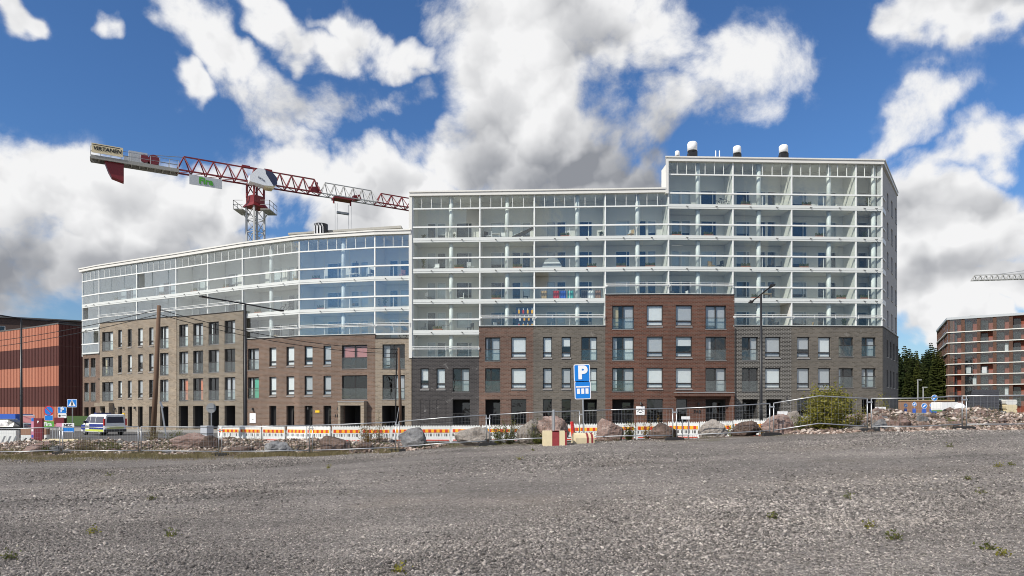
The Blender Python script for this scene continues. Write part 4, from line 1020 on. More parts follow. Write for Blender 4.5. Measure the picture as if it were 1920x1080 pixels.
    MB().prism([(.2,-.8),(1.3,-.7),(1.6,-.55),(1.3,-1.0),(.4,-1.0)], -.7, .7).build('cab_floor', M_['cream'], cb, Mx)
    inst('lettering', text_mesh('VIRTA', .36, .01, M_['navy']), cb, Mx @ T(-.25,-.77,-.05) @ Matrix.Rotation(R(28), 4, 'Y'))
    # trolley and hoist ropes
    p = B + d*11.6
    q = MB(); q.bar(p-d*1.3-up*.2, p+d*1.3-up*.2, 1.6, h=.25)
    for s in (-1.2, 1.2): q.bar(p+d*s-up*.3, p+d*s-up*.9, .2)
    q.bar(p+d*1.6+up*.2, p+d*2.6+up*.5, .7, h=.7); q.build('trolley', M_['crane_red'], cr)
    q = MB()
    for s in (-1.0, .9, 1.3, -.7): q.bar(p+d*s-up*.8, p+d*s-up*14, .035)
    q.bar(p-d*.75-up*2.1, p+d*.95-up*2.1, .35, h=.3); q.build('hoist_rope', M_['sign_grey'], cr)
    q = MB(); q.bar(B+d*7.0+up*.5, B+d*8.4+up*.7, .5, h=.6); q.bar(B+d*8.0+up*.5, B+d*8.1+up*1.6, .2); q.build('winch', M_['crane_red'], cr)
    # second crane far to the right, its jib tip in view
    c2 = empty('tower_crane', (250, 236, -2), 'pale lattice jib tip of a distant crane above the brick house', 'crane')
    dd = Vector((X_(1822, 250)-250, 250-236, 0)); L = dd.length; dd.normalize(); s2 = Vector((-dd.y, dd.x, 0)); z = Z_(524, 248)
    q = MB(); truss(q, Vector((250, 236, z)), dd, up, s2, L, 1.9, 1.5, 44, t=.2); q.build('jib', M_['steel_white'], c2)
    q = MB(); q.bar((250,236,z+11), Vector((250,236,z))+dd*(L-9)+up*2.0, .14); q.build('pendant_line', M_['sign_grey'], c2)
    q = MB()
    for a in ((-1,-1),(1,-1),(1,1),(-1,1)): q.bar((250+a[0],236+a[1],-2),(250+a[0]*.3,236+a[1]*.3,z+11),.25)
    for i in range(24):
        zz = -2+i*2.4; q.bar((249,235,zz),(251,235,zz+2.4),.12); q.bar((251,235,zz),(251,237,zz+2.4),.12)
    q.build('mast', M_['steel_white'], c2)
crane()
# ---------------------------------------------------------------- spruce wood beyond the right flank
def spruces():
    t = NT('needles'); inf = t.n('ShaderNodeObjectInfo')
    k = t.noise(.9, 4, .6, t.coord()); c = t.ramp(k, [(.3,(.009,.016,.006)),(.7,(.034,.045,.014))]); c = t.mul(c, t.ramp(inf.outputs['Random'], [(0,(.65,.75,.6)),(1,(1.9,1.55,.9))]))
    t.bsdf(c, .85, spec=.15); nm = t.m
    def crown(seed, H, Rr):
        r = random.Random(seed); m = MB(); n = 34
        for i in range(n):
            f = i/n; z = H*(.06+.93*f); rad = Rr*(1-f)**.72+.22; kk = 14 if f < .85 else 8
            for j in range(kk):
                a = r.uniform(0, 2*math.pi); l = rad*r.uniform(.6, 1.12); w = l*.30+.12
                dx, dy = math.cos(a), math.sin(a); dr = -l*r.uniform(.18, .42)
                p0 = (0,0,z); tip = (dx*l, dy*l, z+dr); e1 = (dx*l*.6-dy*w, dy*l*.6+dx*w, z+dr*.75-w*.5); e2 = (dx*l*.6+dy*w, dy*l*.6-dx*w, z+dr*.75-w*.5)
                m.add([p0,e1,tip,e2], [(0,1,2),(0,2,3)])
                m.add([p0,(dx*l*.8,dy*l*.8,z+dr*.5-w*1.5),tip], [(0,1,2)])
        me = bpy.data.meshes.new('crown'); me.from_pydata(m.v, [], m.f); me.materials.append(nm); return me
    cs = [crown(i, 17, 2.6+.4*i) for i in range(3)]
    tm = MB().tube([(0,0,-1),(0,0,6),(0,0,16)], [.22,.16,.03], 7).mesh('trunk', M_['bark'])
    r = random.Random(11); n = 0
    for row, (d, k) in enumerate(((205, 14), (222, 16), (245, 16))):
        for i in range(k):
            px = 1672 + (i+.5+r.uniform(-.3,.3))*(100/k); dd = d + r.uniform(-4, 4); s = r.choice([.62,.8,.95,1.05,1.15])*r.uniform(.92,1.08)*(1+.12*row)
            o = empty('spruce_tree', (X_(px, dd), dd, hz(X_(px, dd), dd)), 'dark spruce of the wood between the grey flank and the brick house', 'tree', 'spruces of the distant wood')
            Mx = W[o.name] @ Matrix.Rotation(r.uniform(0, 6.28), 4, 'Z') @ Matrix.Scale(s, 4)
            inst('crown', cs[r.randrange(3)], o, Mx); inst('trunk', tm, o, Mx)
spruces()
# ---------------------------------------------------------------- street lamps, poles and wires
def lamp(px, d, ztop, near, far, label):
    x = X_(px, d); zb = hz(x, d)
    o = empty('street_lamp', (x, d, zb), label, 'street lamp', 'black street lamps along the street')
    MB().tube([(x,d,zb),(x,d,zb+1.2),(x,d,ztop)], [.13,.11,.07], 10).build('post', M_['lamp_black'], o, None, True)
    n, f = Vector(near), Vector(far)
    MB().tube([n, Vector((x,d,ztop)), f], .05, 8).build('arm', M_['lamp_black'], o)
    for e in (n, f):
        k = (e - Vector((x,d,ztop))).normalized(); s = Vector((-k.y, k.x, 0))
        q = MB(); q.add([tuple(e+k*a+s*b+Vector((0,0,c))) for a, b, c in ((-.45,-.07,.03),(-.45,.07,.03),(.35,.17,.05),(.35,-.17,.05),(-.45,-.07,-.05),(-.45,.07,-.05),(.35,.15,-.05),(.35,-.15,-.05))], [(0,1,2,3),(4,7,6,5),(0,4,5,1),(1,5,6,2),(2,6,7,3),(3,7,4,0)])
        lh = q.build('lamp_head', M_['lamp_black'], o)
lamp(40, 55, 7.5, P(-52, 583, 52.5), P(134, 606, 57.8), 'black street lamp with long arms in front of the terracotta hall')
lamp(460, 50, 7.9, P(384, 557, 47), P(524, 582, 53.4), 'black street lamp with long arms in front of the curved block')
lamp(1427, 50, 8.6, P(1447, 536, 47.2), P(1409, 566, 53), 'black street lamp before the dark grey brick front')
def pole(pts, r, label):
    b = pts[0]; o = empty('utility_pole', b, label, 'utility pole')
    MB().tube(pts, r, 10).build('pole', M_['pole_wood'], o, None, True); return o
def down(p): return Vector((p[0], p[1], hz(p[0], p[1])-.05))
a0 = P(286, 812, 41); a0 = down(a0); a1 = P(298, 573, 42)
pa = pole([a0, (a0+a1)/2+Vector((.03,0,0)), a1], [.16,.14,.11], 'leaning brown wooden utility pole before the tan brick front')
b0 = down(P(752, 800, 50)); b1 = P(747.5, 652, 50)
pb = pole([b0, (b0+b1)/2, b1], [.12,.11,.085], 'brown wooden utility pole before the tan corner front')
MB().tube([P(741.5,796,50.3), P(743.5,658,50.3)], .05, 6).build('service_conduit', M_['black'], pb)
MB().tube([b0+(b1-b0)*.36+Vector((-.08,0,0)), down(P(738, 805, 49))], .018, 5).build('stay_wire', M_['galv'], pb)
def wire(p, q, sag, label):
    p, q = Vector(p), Vector(q); pts = [p + (q-p)*t - Vector((0,0,sag*4*t*(1-t))) for t in [i/14 for i in range(15)]]
    m = MB().tube(pts, .022, 5); o = m.build('overhead_wire', M_['black']); return tag(o, label, 'wire')
wire(P(298,580,42), P(-160,650,54), .5, 'upper black overhead wire crossing before the terracotta hall'); wire(P(297.5,589,42), P(-160,662,54), .5, 'lower black overhead wire crossing before the terracotta hall')
wire(P(298,580,42), P(747.5,655,50), .55, 'upper black overhead wire between the wooden poles'); wire(P(297.5,589,42), P(747,663,50), .55, 'lower black overhead wire between the wooden poles')
# thin leaning pipe
q0 = down(P(314, 812, 38)); o = empty('leaning_pipe', q0, 'thin grey pipe leaning among the weeds by the wooden pole', 'pipe'); MB().tube([q0, P(302,755,38)], .045, 8).build('pipe', M_['galv'], o); MB().bar(P(300,753,38), P(305,765,37.9), .12, h=.02).build('bracket', M_['galv'], o)
# ---------------------------------------------------------------- signs
def post(o, x, y, z0, z1, r=.03): return MB().tube([(x,y,z0),(x,y,z1)], r, 8).build('post', M_['galv'], o)
def rsq(w, h, r=.06, n=4):
    pts = []
    for cx, cz, a0 in ((w/2-r,h/2-r,0),(-w/2+r,h/2-r,90),(-w/2+r,-h/2+r,180),(w/2-r,-h/2+r,270)):
        for i in range(n+1): a = R(a0+90*i/n); pts.append((cx+r*math.cos(a), cz+r*math.sin(a)))
    return pts
def plate(par, M, w, h, m_edge, m_face, edge=.03, name='sign_plate'):
    p = MB().prism(rsq(w, h), -.012, .0).build(name, M_[m_edge], par, M)
    if m_face: MB().prism(rsq(w-2*edge, h-2*edge, .04), -.017, -.0125).build('sign_face', M_[m_face], p, M)
    return p
# parking sign at the fence, standing in a rounded yellow block
d = 25.6; x = X_(1092, d)
ps = empty('parking_sign', (x, d, hz(x, d)), 'blue and white parking sign on a grey post in a rounded block', 'sign')
tl = Matrix.Rotation(R(-1.6), 4, 'Y')
MB().tube([(X_(1095,d),d+.03,hz(x,d)+.1), (X_(1091.5,d),d+.03,Z_(690,d))], .032, 10).build('post', M_['galv'], ps)
Mx = T(X_(1091,d), d, Z_(699.5,d)) @ tl
p1 = plate(ps, Mx, .61, .66, 'sign_white', 'sign_blue'); inst('letter', text_mesh('P', .66, .004, M_['sign_white'], bold=.035), p1, Mx @ T(.02,-.024,0))
Mx = T(X_(1092.5,d), d, Z_(731.5,d)) @ tl
p2 = plate(ps, Mx, .61, .68, 'sign_white', 'sign_blue')
MB().box(-.25,-.024,.10,.25,-.018,.15).build('symbol', M_['sign_white'], p2, Mx)
for k in (-.16, 0, .16): MB().box(k-.055,-.024,-.14,k+.055,-.018,.06).build('symbol', M_['sign_white'], p2, Mx)
# concrete blocks
def cblock(px, d, w, h, dep, label, rounded, bands, rz=0.0):
    x = X_(px, d); z = hz(x, d)-.03; o = empty('concrete_block', (x, d, z), label, 'concrete block', rz=rz); M = W[o.name]
    if not rounded:
        q = MB().prism(rsq(w, h, .04, 3), -dep/2, dep/2); b = q.build('block', M_['block_yellow'], o, M @ T(0,0,h/2))
        for a, c in bands: MB().box(a,-dep/2-.004,.02,c,dep/2+.004,h-.03).build('red_band', M_['block_red'], o, M); MB().box(a,-dep/2,h-.03,c,dep/2,h+.003).build('red_band', M_['block_red'], o, M)
    else:
        prof = [(-dep/2,0),(dep/2,0),(dep/2,h*.55),(dep*.36,h*.86),(dep*.15,h),(-dep*.15,h),(-dep*.36,h*.86),(-dep/2,h*.55)]
        def seg(a, b, mat, name, g=0.0):
            q = MB(); n = len(prof); q.add([(a, y*(1+g), zz*(1+g*.5)) for y, zz in prof]+[(b, y*(1+g), zz*(1+g*.5)) for y, zz in prof], [tuple(range(n)), tuple(range(n,2*n))[::-1]]+[(i,(i+1)%n,n+(i+1)%n,n+i) for i in range(n)])
            q.build(name, M_[mat], o, M)
        seg(-w/2, w/2, 'block_yellow', 'block')
        for a, c in bands: seg(a, c, 'block_red', 'red_band', .012)
    return o
cb = cblock(1039.5, 25.0, .86, .56, .62, 'square cream concrete block with red stripe holding a bare post', False, [(-.10,.16),(.36,.432)])
x = X_(1038, 25.0); MB().tube([(x,25.0,hz(x,25)+.4),(x,25.0,Z_(768,25))], .05, 10).build('post', M_['galv'], cb); MB().tube([(x,25.0,Z_(772,25)),(x,25.0,Z_(770,25))], .07, 10).build('clamp', M_['galv'], cb)
cblock(1093, 25.7, .74, .42, .5, 'rounded yellow concrete block with red bands under the parking sign', True, [(.06,.14),(.24,.32)], R(14))
# red and white delineator post
x = X_(1074, 30); o = empty('delineator_post', (x,30,hz(x,30)), 'leaning red plastic delineator post beside the parking sign', 'delineator')
pz = hz(x,30); MB().tube([(x+.05,30,pz),(x+.02,30,pz+.35)], .09, 10).build('foot', M_['sign_red'], o); MB().tube([(x+.02,30,pz+.35),(x,30,pz+.62)], .085, 10).build('reflector_band', M_['stripe_red'], o); MB().tube([(x,30,pz+.62),(x-.04,30,pz+1.02)], [.085,.08], 10).build('tip', M_['sign_red'], o)
# signs by the left junction
def signpost(px, py_top, d, label, build):
    x = X_(px, d); z = hz(x, d); o = empty('road_sign', (x, d, z), label, 'road sign'); MB().tube([(x,d+.03,z),(x,d+.03,Z_(py_top,d))], .04, 8).build('post', M_['galv'], o); build(o, x, d); return o
def crossing(o, x, d):
    M = T(x, d-.02, Z_(756,d)); p = plate(o, M, .8, .66, 'sign_white', 'sign_blue', .03)
    q = MB(); q.add([(-.30,-.022,-.24),(.30,-.022,-.24),(0,-.022,.27)], [(0,1,2)]); q.build('symbol', M_['sign_white'], p, M)
    q = MB(); q.disc((0,.10), .06, -.03, -.024, 12); q.add([(-.08,-.03,-.2),(-.02,-.03,-.2),(.0,-.03,-.06),(.05,-.03,-.2),(.11,-.03,-.2),(.06,-.03,.04),(-.05,-.03,.04)], [(0,1,2,6),(2,3,4,5,6)]); q.build('symbol', M_['black'], p, M)
signpost(135.5, 748, 56, 'blue pedestrian crossing sign on a thin post left of the van', crossing)
def park(o, x, d):
    M = T(x, d-.02, Z_(769,d)); p = plate(o, M, .70, .52, 'sign_white', 'sign_blue', .03); inst('letter', text_mesh('P', .5, .004, M_['sign_white'], bold=.02), p, M @ T(0,-.026,0))
    M = T(x, d-.02, Z_(779.5,d)); p = plate(o, M, .68, .36, 'sign_white', None); MB().disc((-.2,0),.09,-.02,-.013,14).build('symbol', M_['black'], p, M); MB().box(-.05,-.02,.0,.28,-.013,.05).build('symbol', M_['sign_grey'], p, M)
signpost(117, 762, 54, 'blue P parking sign with white plate below, left of the van', park)
def nopark(o, x, d):
    M = T(x, d-.02, Z_(770,d)); p = MB().disc((0,0), .40, -.012, 0, 28).build('sign_plate', M_['sign_red'], o, M); MB().disc((0,0), .32, -.018, -.0125, 28).build('sign_face', M_['sign_blue'], p, M)
    MB().bar((-.24,-.024,.24),(.24,-.024,-.24),.01,h=.07,up=(0,0,1)).build('symbol', M_['sign_red'], p, M)
    M = T(x, d-.02, Z_(783.5,d)); plate(o, M, .66, .42, 'sign_white', 'sign_blue', .02)
signpost(92, 764, 54, 'round blue no-parking sign with red rim and blue plate below', nopark)
def back(o, x, d):
    M = T(x, d, Z_(765,d)); MB().disc((0,0), .32, -.012, 0, 28).build('sign_plate', M_['sign_grey'], o, M); MB().box(-.2,-.05,-.02,.2,-.013,.02).build('bracket', M_['galv'], o, M)
signpost(396, 758, 44, 'round grey back of a road sign before the grey tan brick front', back)
def board(name, cat, px, d, w, h, py, label, mats, text=None, tcol='black', ts=.3, legs=True, extra=None):
    x = X_(px, d); zc = Z_(py, d); z = hz(x, d); o = empty(name, (x, d, z), label, cat)
    M = T(x, d, zc); p = MB().box(-w/2,-.03,-h/2,w/2,.0,h/2).build('board', M_[mats], o, M)
    if legs:
        for s in (-1, 1): MB().box(s*w*.36-.025,.005,z-zc-.05,s*w*.36+.025,.05,h/2).build('leg', M_['galv'], o, M)
    if text: inst('lettering', text_mesh(text, ts, .005, M_[tcol], bold=.01), p, M @ T(0,-.04,extra or 0))
    return o, p, M
o, p, M = board('site_sign', 'sign', 128, 46, .82, .62, 802, 'white and blue contractor board with black letters NCC', 'sign_white', 'NCC', 'black', .26, extra=.16)
MB().box(-.40,-.036,-.30,.40,-.031,.0).build('lower_panel', M_['sign_blue'], p, M); MB().box(-.36,-.042,-.29,.36,-.037,-.25).build('text_strip', M_['sign_white'], p, M)
o, p, M = board('totem_sign', 'sign', 72, 44, .55, 1.5, 806, 'tall dark red totem sign with a small white P', 'dark_red', 'P', 'sign_white', .2, False, .5)
MB().box(-.275,0,-1.0,.275,.12,.75).build('body', M_['dark_red'], o, M)
o, p, M = board('banner_pole', 'banner', 61.5, 44, .16, 1.35, 803, 'narrow pink, white and blue upright banner beside the red totem', 'pink', None); MB().box(-.07,-.036,.45,.07,-.031,.66).build('panel', M_['sign_blue'], p, M); MB().box(-.06,-.036,-.2,.06,-.031,-.05).build('panel', M_['sign_white'], p, M); MB().box(-.06,-.036,-.6,.06,-.031,-.42).build('panel', M_['blue_box'], p, M)
o, p, M = board('site_banner', 'banner', 90, 52, .95, .45, 795.5, 'green site banner with white letters on the left fence', 'banner_green', 'Fira', 'sign_white', .42)
board('site_banner', 'banner', 111, 53, .75, .5, 789, 'dark red site banner below the parking plate', 'dark_red')
board('site_banner', 'banner', 111.5, 52, .45, .3, 797, 'purple site banner beside the contractor board', 'pink')
board('board_fence', 'fence', 146, 70, 2.2, 1.0, 789, 'dark green site hoarding beside the brown brick end', 'plant')
o, p, M = board('site_container', 'container', 6, 66, 2.4, 1.0, 786, 'blue site container behind the parked black car', 'blue_box', legs=False); MB().box(-1.2,.0,-2.2,1.2,2.4,.5).build('body', M_['blue_box'], o, M)
o, p, M = board('information_board', 'sign', 53, 58, 1.1, .75, 786, 'wooden framed information board behind the black car', 'panel_grey')
MB().box(-.5,-.04,-.3,.5,-.031,.3).build('poster', M_['curtain_pink'], p, M)
def fixed_sign(px, py, w, h, Fc, label, mat, cat='sign', mark=None):
    M = Fc.M @ T(Fc.u(px), -.03, 0) @ T(0,0,Z_(py, Fc.pt(Fc.u(px),0,0).y)); o = MB().box(-w/2,-.03,-h/2,w/2,.02,h/2).build('wall_sign', M_[mat], None, M); tag(o, label, cat)
    if mark: mark(o, M)
    return o
def roofmark(o, M): MB().bar((-.28,-.036,-.12),(0,-.036,.16),.012,h=.05).build('symbol', M_['black'], o, M); MB().bar((0,-.036,.16),(.28,-.036,-.12),.012,h=.05).build('symbol', M_['black'], o, M); MB().box(-.12,-.04,-.2,.12,-.031,-.13).build('symbol', M_['black'], o, M)
fixed_sign(474.5, 784, .8, 1.0, F3, 'white notice with small black mark on the brown brick wall', 'sign_white', mark=lambda o, M: MB().box(-.12,-.036,-.14,.12,-.031,-.07).build('symbol', M_['black'], o, M))
fixed_sign(595.5, 771.5, .46, .22, F3b, 'small yellow plate on the brown brick wall', 'sign_yellow')
fixed_sign(232, 777, .4, .3, F1, 'small yellow plate on the tan brick wall', 'sign_yellow')
fixed_sign(1200.5, 770, .8, .82, FMb, 'white notice with black roof mark on the red brick wall', 'sign_white', mark=roofmark)
for px, py, d, lb in ((1285.5, 783.5, 36, 'small blank white board behind the barriers by the entrance'), (1467, 774.5, 31, 'small blank white board beside the pale upright boulder'), (1650.5, 766.3, 30, 'small blank white board on the rubble below the grey flank')):
    board('stake_sign', 'sign', px, d, .46, .16, py, lb, 'sign_white')
# grey cabinet
x = X_(388, 42); z = hz(x, 42); o = empty('utility_cabinet', (x,42,z), 'two-tier grey utility cabinet behind the pink boulder', 'cabinet', rz=R(-28)); M = W[o.name]
MB().box(-.3,-.25,.0,.3,.25,.62).build('lower_box', M_['cabinet'], o, M); MB().box(-.27,-.22,.62,.27,.22,.68).build('joint', M_['frame_dark'], o, M); MB().box(-.29,-.24,.68,.29,.24,1.15).build('upper_box', M_['cabinet'], o, M)
# ---------------------------------------------------------------- plastic barriers
def barrier_parts(w):
    b = MB(); h = 1.05
    b.box(0,-.03,.12,w,.03,.42); b.box(0,-.03,.95,w,.03,h-.02)                   # lower sheet, top rail
    n = int(w/.16)
    for i in range(n+1): xx = i*(w-.05)/n; b.box(xx,-.028,.42,xx+.05,.028,.62) if i % 3 == 0 else b.box(xx+.01,-.028,.42,xx+.12 if i < n else xx+.04,.028,.62)
    b.box(0,-.03,.60,w,.03,.95); b.box(0,-.035,.05,.06,.035,h-.02); b.box(w-.06,-.035,.05,w,.035,h-.02)
    nt = int(w/.1)
    for i in range(nt): b.add([(i*w/nt,-.025,h-.02),((i+.8)*w/nt,-.025,h-.02),((i+.4)*w/nt,-.025,h+.075),(i*w/nt,.025,h-.02),((i+.8)*w/nt,.025,h-.02),((i+.4)*w/nt,.025,h+.075)], [(0,1,2),(5,4,3),(0,2,5,3),(1,4,5,2)])
    return b.mesh('fence_body', M_['barrier_white'])
bw = 1.82
bb = barrier_parts(bw); bs = MB().box(.08,-.045,.66,bw-.08,-.031,.86).mesh('stripe_board', M_['stripe_yellow']); br_ = MB().box(0,-.052,.665,.155,-.046,.855).mesh('red_block', M_['stripe_red'])
bl2 = MB().box(.1,-.045,.16,bw-.1,-.031,.22).mesh('reflector_strip', M_['stripe_red']); bf = MB().box(-.06,-.32,.0,.06,.32,.06).mesh('foot', M_['rubber'])
bpx = [(412,47.0),(456,46),(500,45),(543,44)]
line = [(-19.8,46.0),(-15.2,44.3),(-12.2,42.6),(-10.4,42.2),(0,41.6),(10,40.8),(16.5,39.0)]
def along(line, w, gap):
    pts = [Vector((a, b, 0)) for a, b in line]; out = []; i = 0; p = pts[0].copy()
    while i < len(pts)-1:
        d = pts[i+1]-p
        if d.length < w*.6: i += 1; continue
        d.normalize(); out.append((p.copy(), math.atan2(d.y, d.x))); p = p + d*(w+gap)
    return out
for i, (p, a) in enumerate(along(line, bw, .05)):
    z = min(hz(p.x, p.y), hz(p.x+bw, p.y))
    o = empty('barrier_fence', (p.x, p.y, z-.02), 'white plastic picket barrier with red and yellow striped board along the street', 'barrier', 'striped street barriers', rz=a + random.uniform(-.07,.07)); M = W[o.name] @ Matrix.Rotation(R(random.uniform(-4,4)), 4, 'X')
    inst('fence_body', bb, o, M); s = inst('stripe_board', bs, o, M)
    for k in range(5): inst('red_block', br_, s, M @ T(.10+k*.345, 0, 0))
    inst('reflector_strip', bl2, o, M)
    for k in (.15, bw-.15): inst('foot', bf, o, M @ T(k,0,0))
# left junction: grey chevron barriers and striped blocks
def jersey(px0, px1, d, h, label, top=None, dark='sign_grey'):
    x0, x1 = X_(px0,d), X_(px1,d); z = min(hz(x0,d), hz(x1,d)); o = empty('road_barrier', ((x0+x1)/2,d,z), label, 'barrier'); L = x1-x0; M = T(x0,d,z)
    MB().prism([(0,0),(L,0),(L,h),(0,h)], -.16, .16).build('body', M_['barrier_white'], o, M)
    n = int(L/.34)
    for i in range(n):
        q = MB(); xx = .1+i*L/n; q.add([(xx,-.164,.08),(xx+.12,-.164,.08),(xx+.34,-.164,h*.62),(xx+.22,-.164,h*.62)], [(0,1,2,3)]); q.build('stripe', M_[dark], o, M)
    if top: MB().box(0,-.17,h,L,.17,h+.4).build('top_board', M_[top], o, M)
jersey(-30, 33, 43, .92, 'white road barrier with grey diagonal stripes at the left junction')
jersey(42, 61, 46, .55, 'road barrier with black diagonals and rust top left of the red totem', 'tan_wall', 'black')
jersey(80, 90, 46.2, .55, 'road barrier with black diagonals and rust top right of the red totem', 'tan_wall', 'black')
for px, d, lb in ((91, 42, 'cream kerb block with white bands beside the red totem'), (104, 43.5, 'cream kerb block with white bands before the contractor board'), (118, 42.5, 'cream kerb block below the contractor board'), (136, 43, 'cream kerb block with white bands right of the contractor board')):
    cblock(px, d, .62, .38, .45, lb, True, [], R(20))
    x = X_(px, d); 
# ---------------------------------------------------------------- vehicles
def loft(secs, mat, name, par, M, smooth=True):
    """closed body from cross-sections: each (x, [(y,z)...])"""
    m = MB(); n = len(secs[0][1])
    for x, prof in secs: m.v.extend([(x, y, z) for y, z in prof])
    for i in range(len(secs)-1):
        for j in range(n): a = i*n+j; b = i*n+(j+1) % n; m.f.append((a, b, b+n, a+n)); m.m.append(0)
    m.f.append(tuple(range(n))[::-1]); m.m.append(0); m.f.append(tuple((len(secs)-1)*n+j for j in range(n))); m.m.append(0)
    return m.build(name, M_[mat], par, M, False)
def wheel(par, x, y, r, M):
    w = MB().tube([(x,y-.11,r),(x,y+.11,r)], r, 22).build('wheel', M_['rubber'], par, M); s = -1 if y < 0 else 1
    MB().tube([(x,y+s*.10,r),(x,y+s*.125,r)], r*.62, 16).build('rim', M_['galv'], w, M)
def police_van():
    d = 62.0; px = 193; x = X_(px, d); z = hz(x, d)+.02
    o = empty('police_van', (x, d, z), 'white police van with blue and lime markings parked before the tan front', 'van', rz=R(90+53)); M = W[o.name]
    # x forward, y left
    def prof(w, zt, zb=.32, tw=.86, zw=1.05): return [(-w,zb),(-w*1.0,zw),(-w*tw,zt-.12),(-w*tw*.9,zt),(w*tw*.9,zt),(w*tw,zt-.12),(w,zw),(w,zb)]
    body = loft([(-2.5,prof(.88,1.82,.42)),(-2.42,prof(.94,1.9)),(.6,prof(.95,1.9)),(1.15,prof(.95,1.72)),(1.75,prof(.94,1.12,.32,.9,1.0)),(2.35,prof(.90,.98,.32,.93,.85)),(2.55,prof(.80,.78,.36,.93,.66))], 'car_white', 'body', o, M)
    for s in (-1, 1):
        def pl(pts, mat, name, e=.0): 
            q = MB(); q.add([(a, s*(b+e), c) for a, b, c in pts], [tuple(range(len(pts)))]); return q.build(name, M_[mat], body, M)
        side = lambda zz: .95 if zz <= 1.05 else .95 - (zz-1.05)/(.73)*.133
        def sp(x0, x1, z0, z1, mat, name, e=.012, x0t=None, x1t=None): pl([(x0,side(z0),z0),(x1,side(z0),z0),(x1t if x1t is not None else x1,side(z1),z1),(x0t if x0t is not None else x0,side(z1),z1)], mat, name, e)
        sp(-2.3,-.75,1.12,1.68,'navy','side_window'); sp(-.65,.35,1.12,1.68,'navy','side_window'); sp(.45,1.45,1.10,1.68,'navy','side_window',.014,x1t=.95)
        sp(-2.4,.45,.55,1.02,'police_blue','blue_panel',.01); sp(1.3,2.2,.5,.93,'police_blue','blue_panel',.01); sp(.46,1.28,.36,1.02,'police_lime','door_panel',.011)
        sp(.50,1.25,.52,.98,'car_white','door_panel',.014); sp(-2.4,.45,.36,.54,'police_lime','lime_panel',.010)
        lt = inst('lettering', text_mesh('POLIS', .26, .004, M_['black'], bold=.008), body, M @ T(.87, s*.975, .76) @ Matrix.Rotation(0 if s < 0 else math.pi, 4, 'Z'))
    # rear door
    q = MB(); q.add([(-2.515,-.72,1.12),(-2.515,.72,1.12),(-2.515,.66,1.66),(-2.515,-.66,1.66)], [(0,3,2,1)]); q.build('rear_window', M_['navy'], body, M)
    q = MB(); q.box(-2.53,-.7,.62,-2.511,.7,.82); q.build('lime_panel', M_['police_lime'], body, M); MB().box(-2.56,-.92,.34,-2.47,.92,.56).build('bumper', M_['frame_dark'], body, M)
    MB().box(-2.55,-.26,.88,-2.52,.26,1.0).build('number_plate', M_['sign_white'], body, M)
    for s in (-1, 1): MB().box(-2.535,s*.90-.06,.9,-2.40,s*.90+.06,1.5).build('tail_light', M_['tail_red'], body, M)
    q = MB(); q.add([(1.10,-.78,1.72),(1.10,.78,1.72),(1.74,.84,1.15),(1.74,-.84,1.15)], [(0,1,2,3)]); q.v = [(a+.02,b,c+.02) for a,b,c in q.v]; q.build('windscreen', M_['navy'], body, M)
    MB().box(-.2,-.62,1.90,.25,.62,2.02).build('light_bar', M_['police_blue'], body, M); MB().box(-2.3,-.7,1.905,.5,.7,1.935).build('roof_panel', M_['frame_dark'], body, M)
    for xx in (-1.6, 1.55):
        for yy in (-.83, .83): wheel(o, xx, yy, .34, M)
    for s in (-1, 1): MB().box(1.2,s*1.02-.1,1.08,1.38,s*1.02+.1,1.28).build('mirror', M_['frame_dark'], body, M)
police_van()
def black_car():
    d = 60.0; x = X_(20, d); z = hz(x, d)+.02
    o = empty('parked_car', (x, d, z), 'black estate car parked before the terracotta hall', 'car', rz=R(4)); M = W[o.name]
    def prof(w, zt, zb=.25, tw=.72, zw=.85): return [(-w,zb),(-w,zw),(-w*tw,zt-.06),(-w*tw*.8,zt),(w*tw*.8,zt),(w*tw,zt-.06),(w,zw),(w,zb)]
    b = loft([(-2.3,prof(.8,.9,.3,.9,.75)),(-2.2,prof(.88,1.05,.25,.9,.8)),(-1.7,prof(.9,1.44)),(.2,prof(.9,1.47)),(.75,prof(.9,1.25,.25,.8)),(1.25,prof(.9,.95,.25,.92,.82)),(2.2,prof(.86,.78,.25,.92,.68)),(2.35,prof(.74,.62,.3,.92,.56))], 'car_black', 'body', o, M)
    for s in (-1, 1):
        for x0, x1 in ((-1.6,-.7),(-.62,.1)):
            q = MB(); q.add([(x0,s*.90,.92),(x1+ (.35 if x1 > 0 else 0),s*.90,.92),(x1,s*.70,1.37),(x0,s*.70,1.37)], [(0,1,2,3)]); q.build('side_window', M_['navy'], b, M)
        MB().box(-1.8,s*.6-.02,1.46,.2,s*.6+.02,1.5).build('roof_rail', M_['galv'], b, M)
    for xx in (-1.4, 1.4):
        for yy in (-.78, .78): wheel(o, xx, yy, .32, M)
black_car()
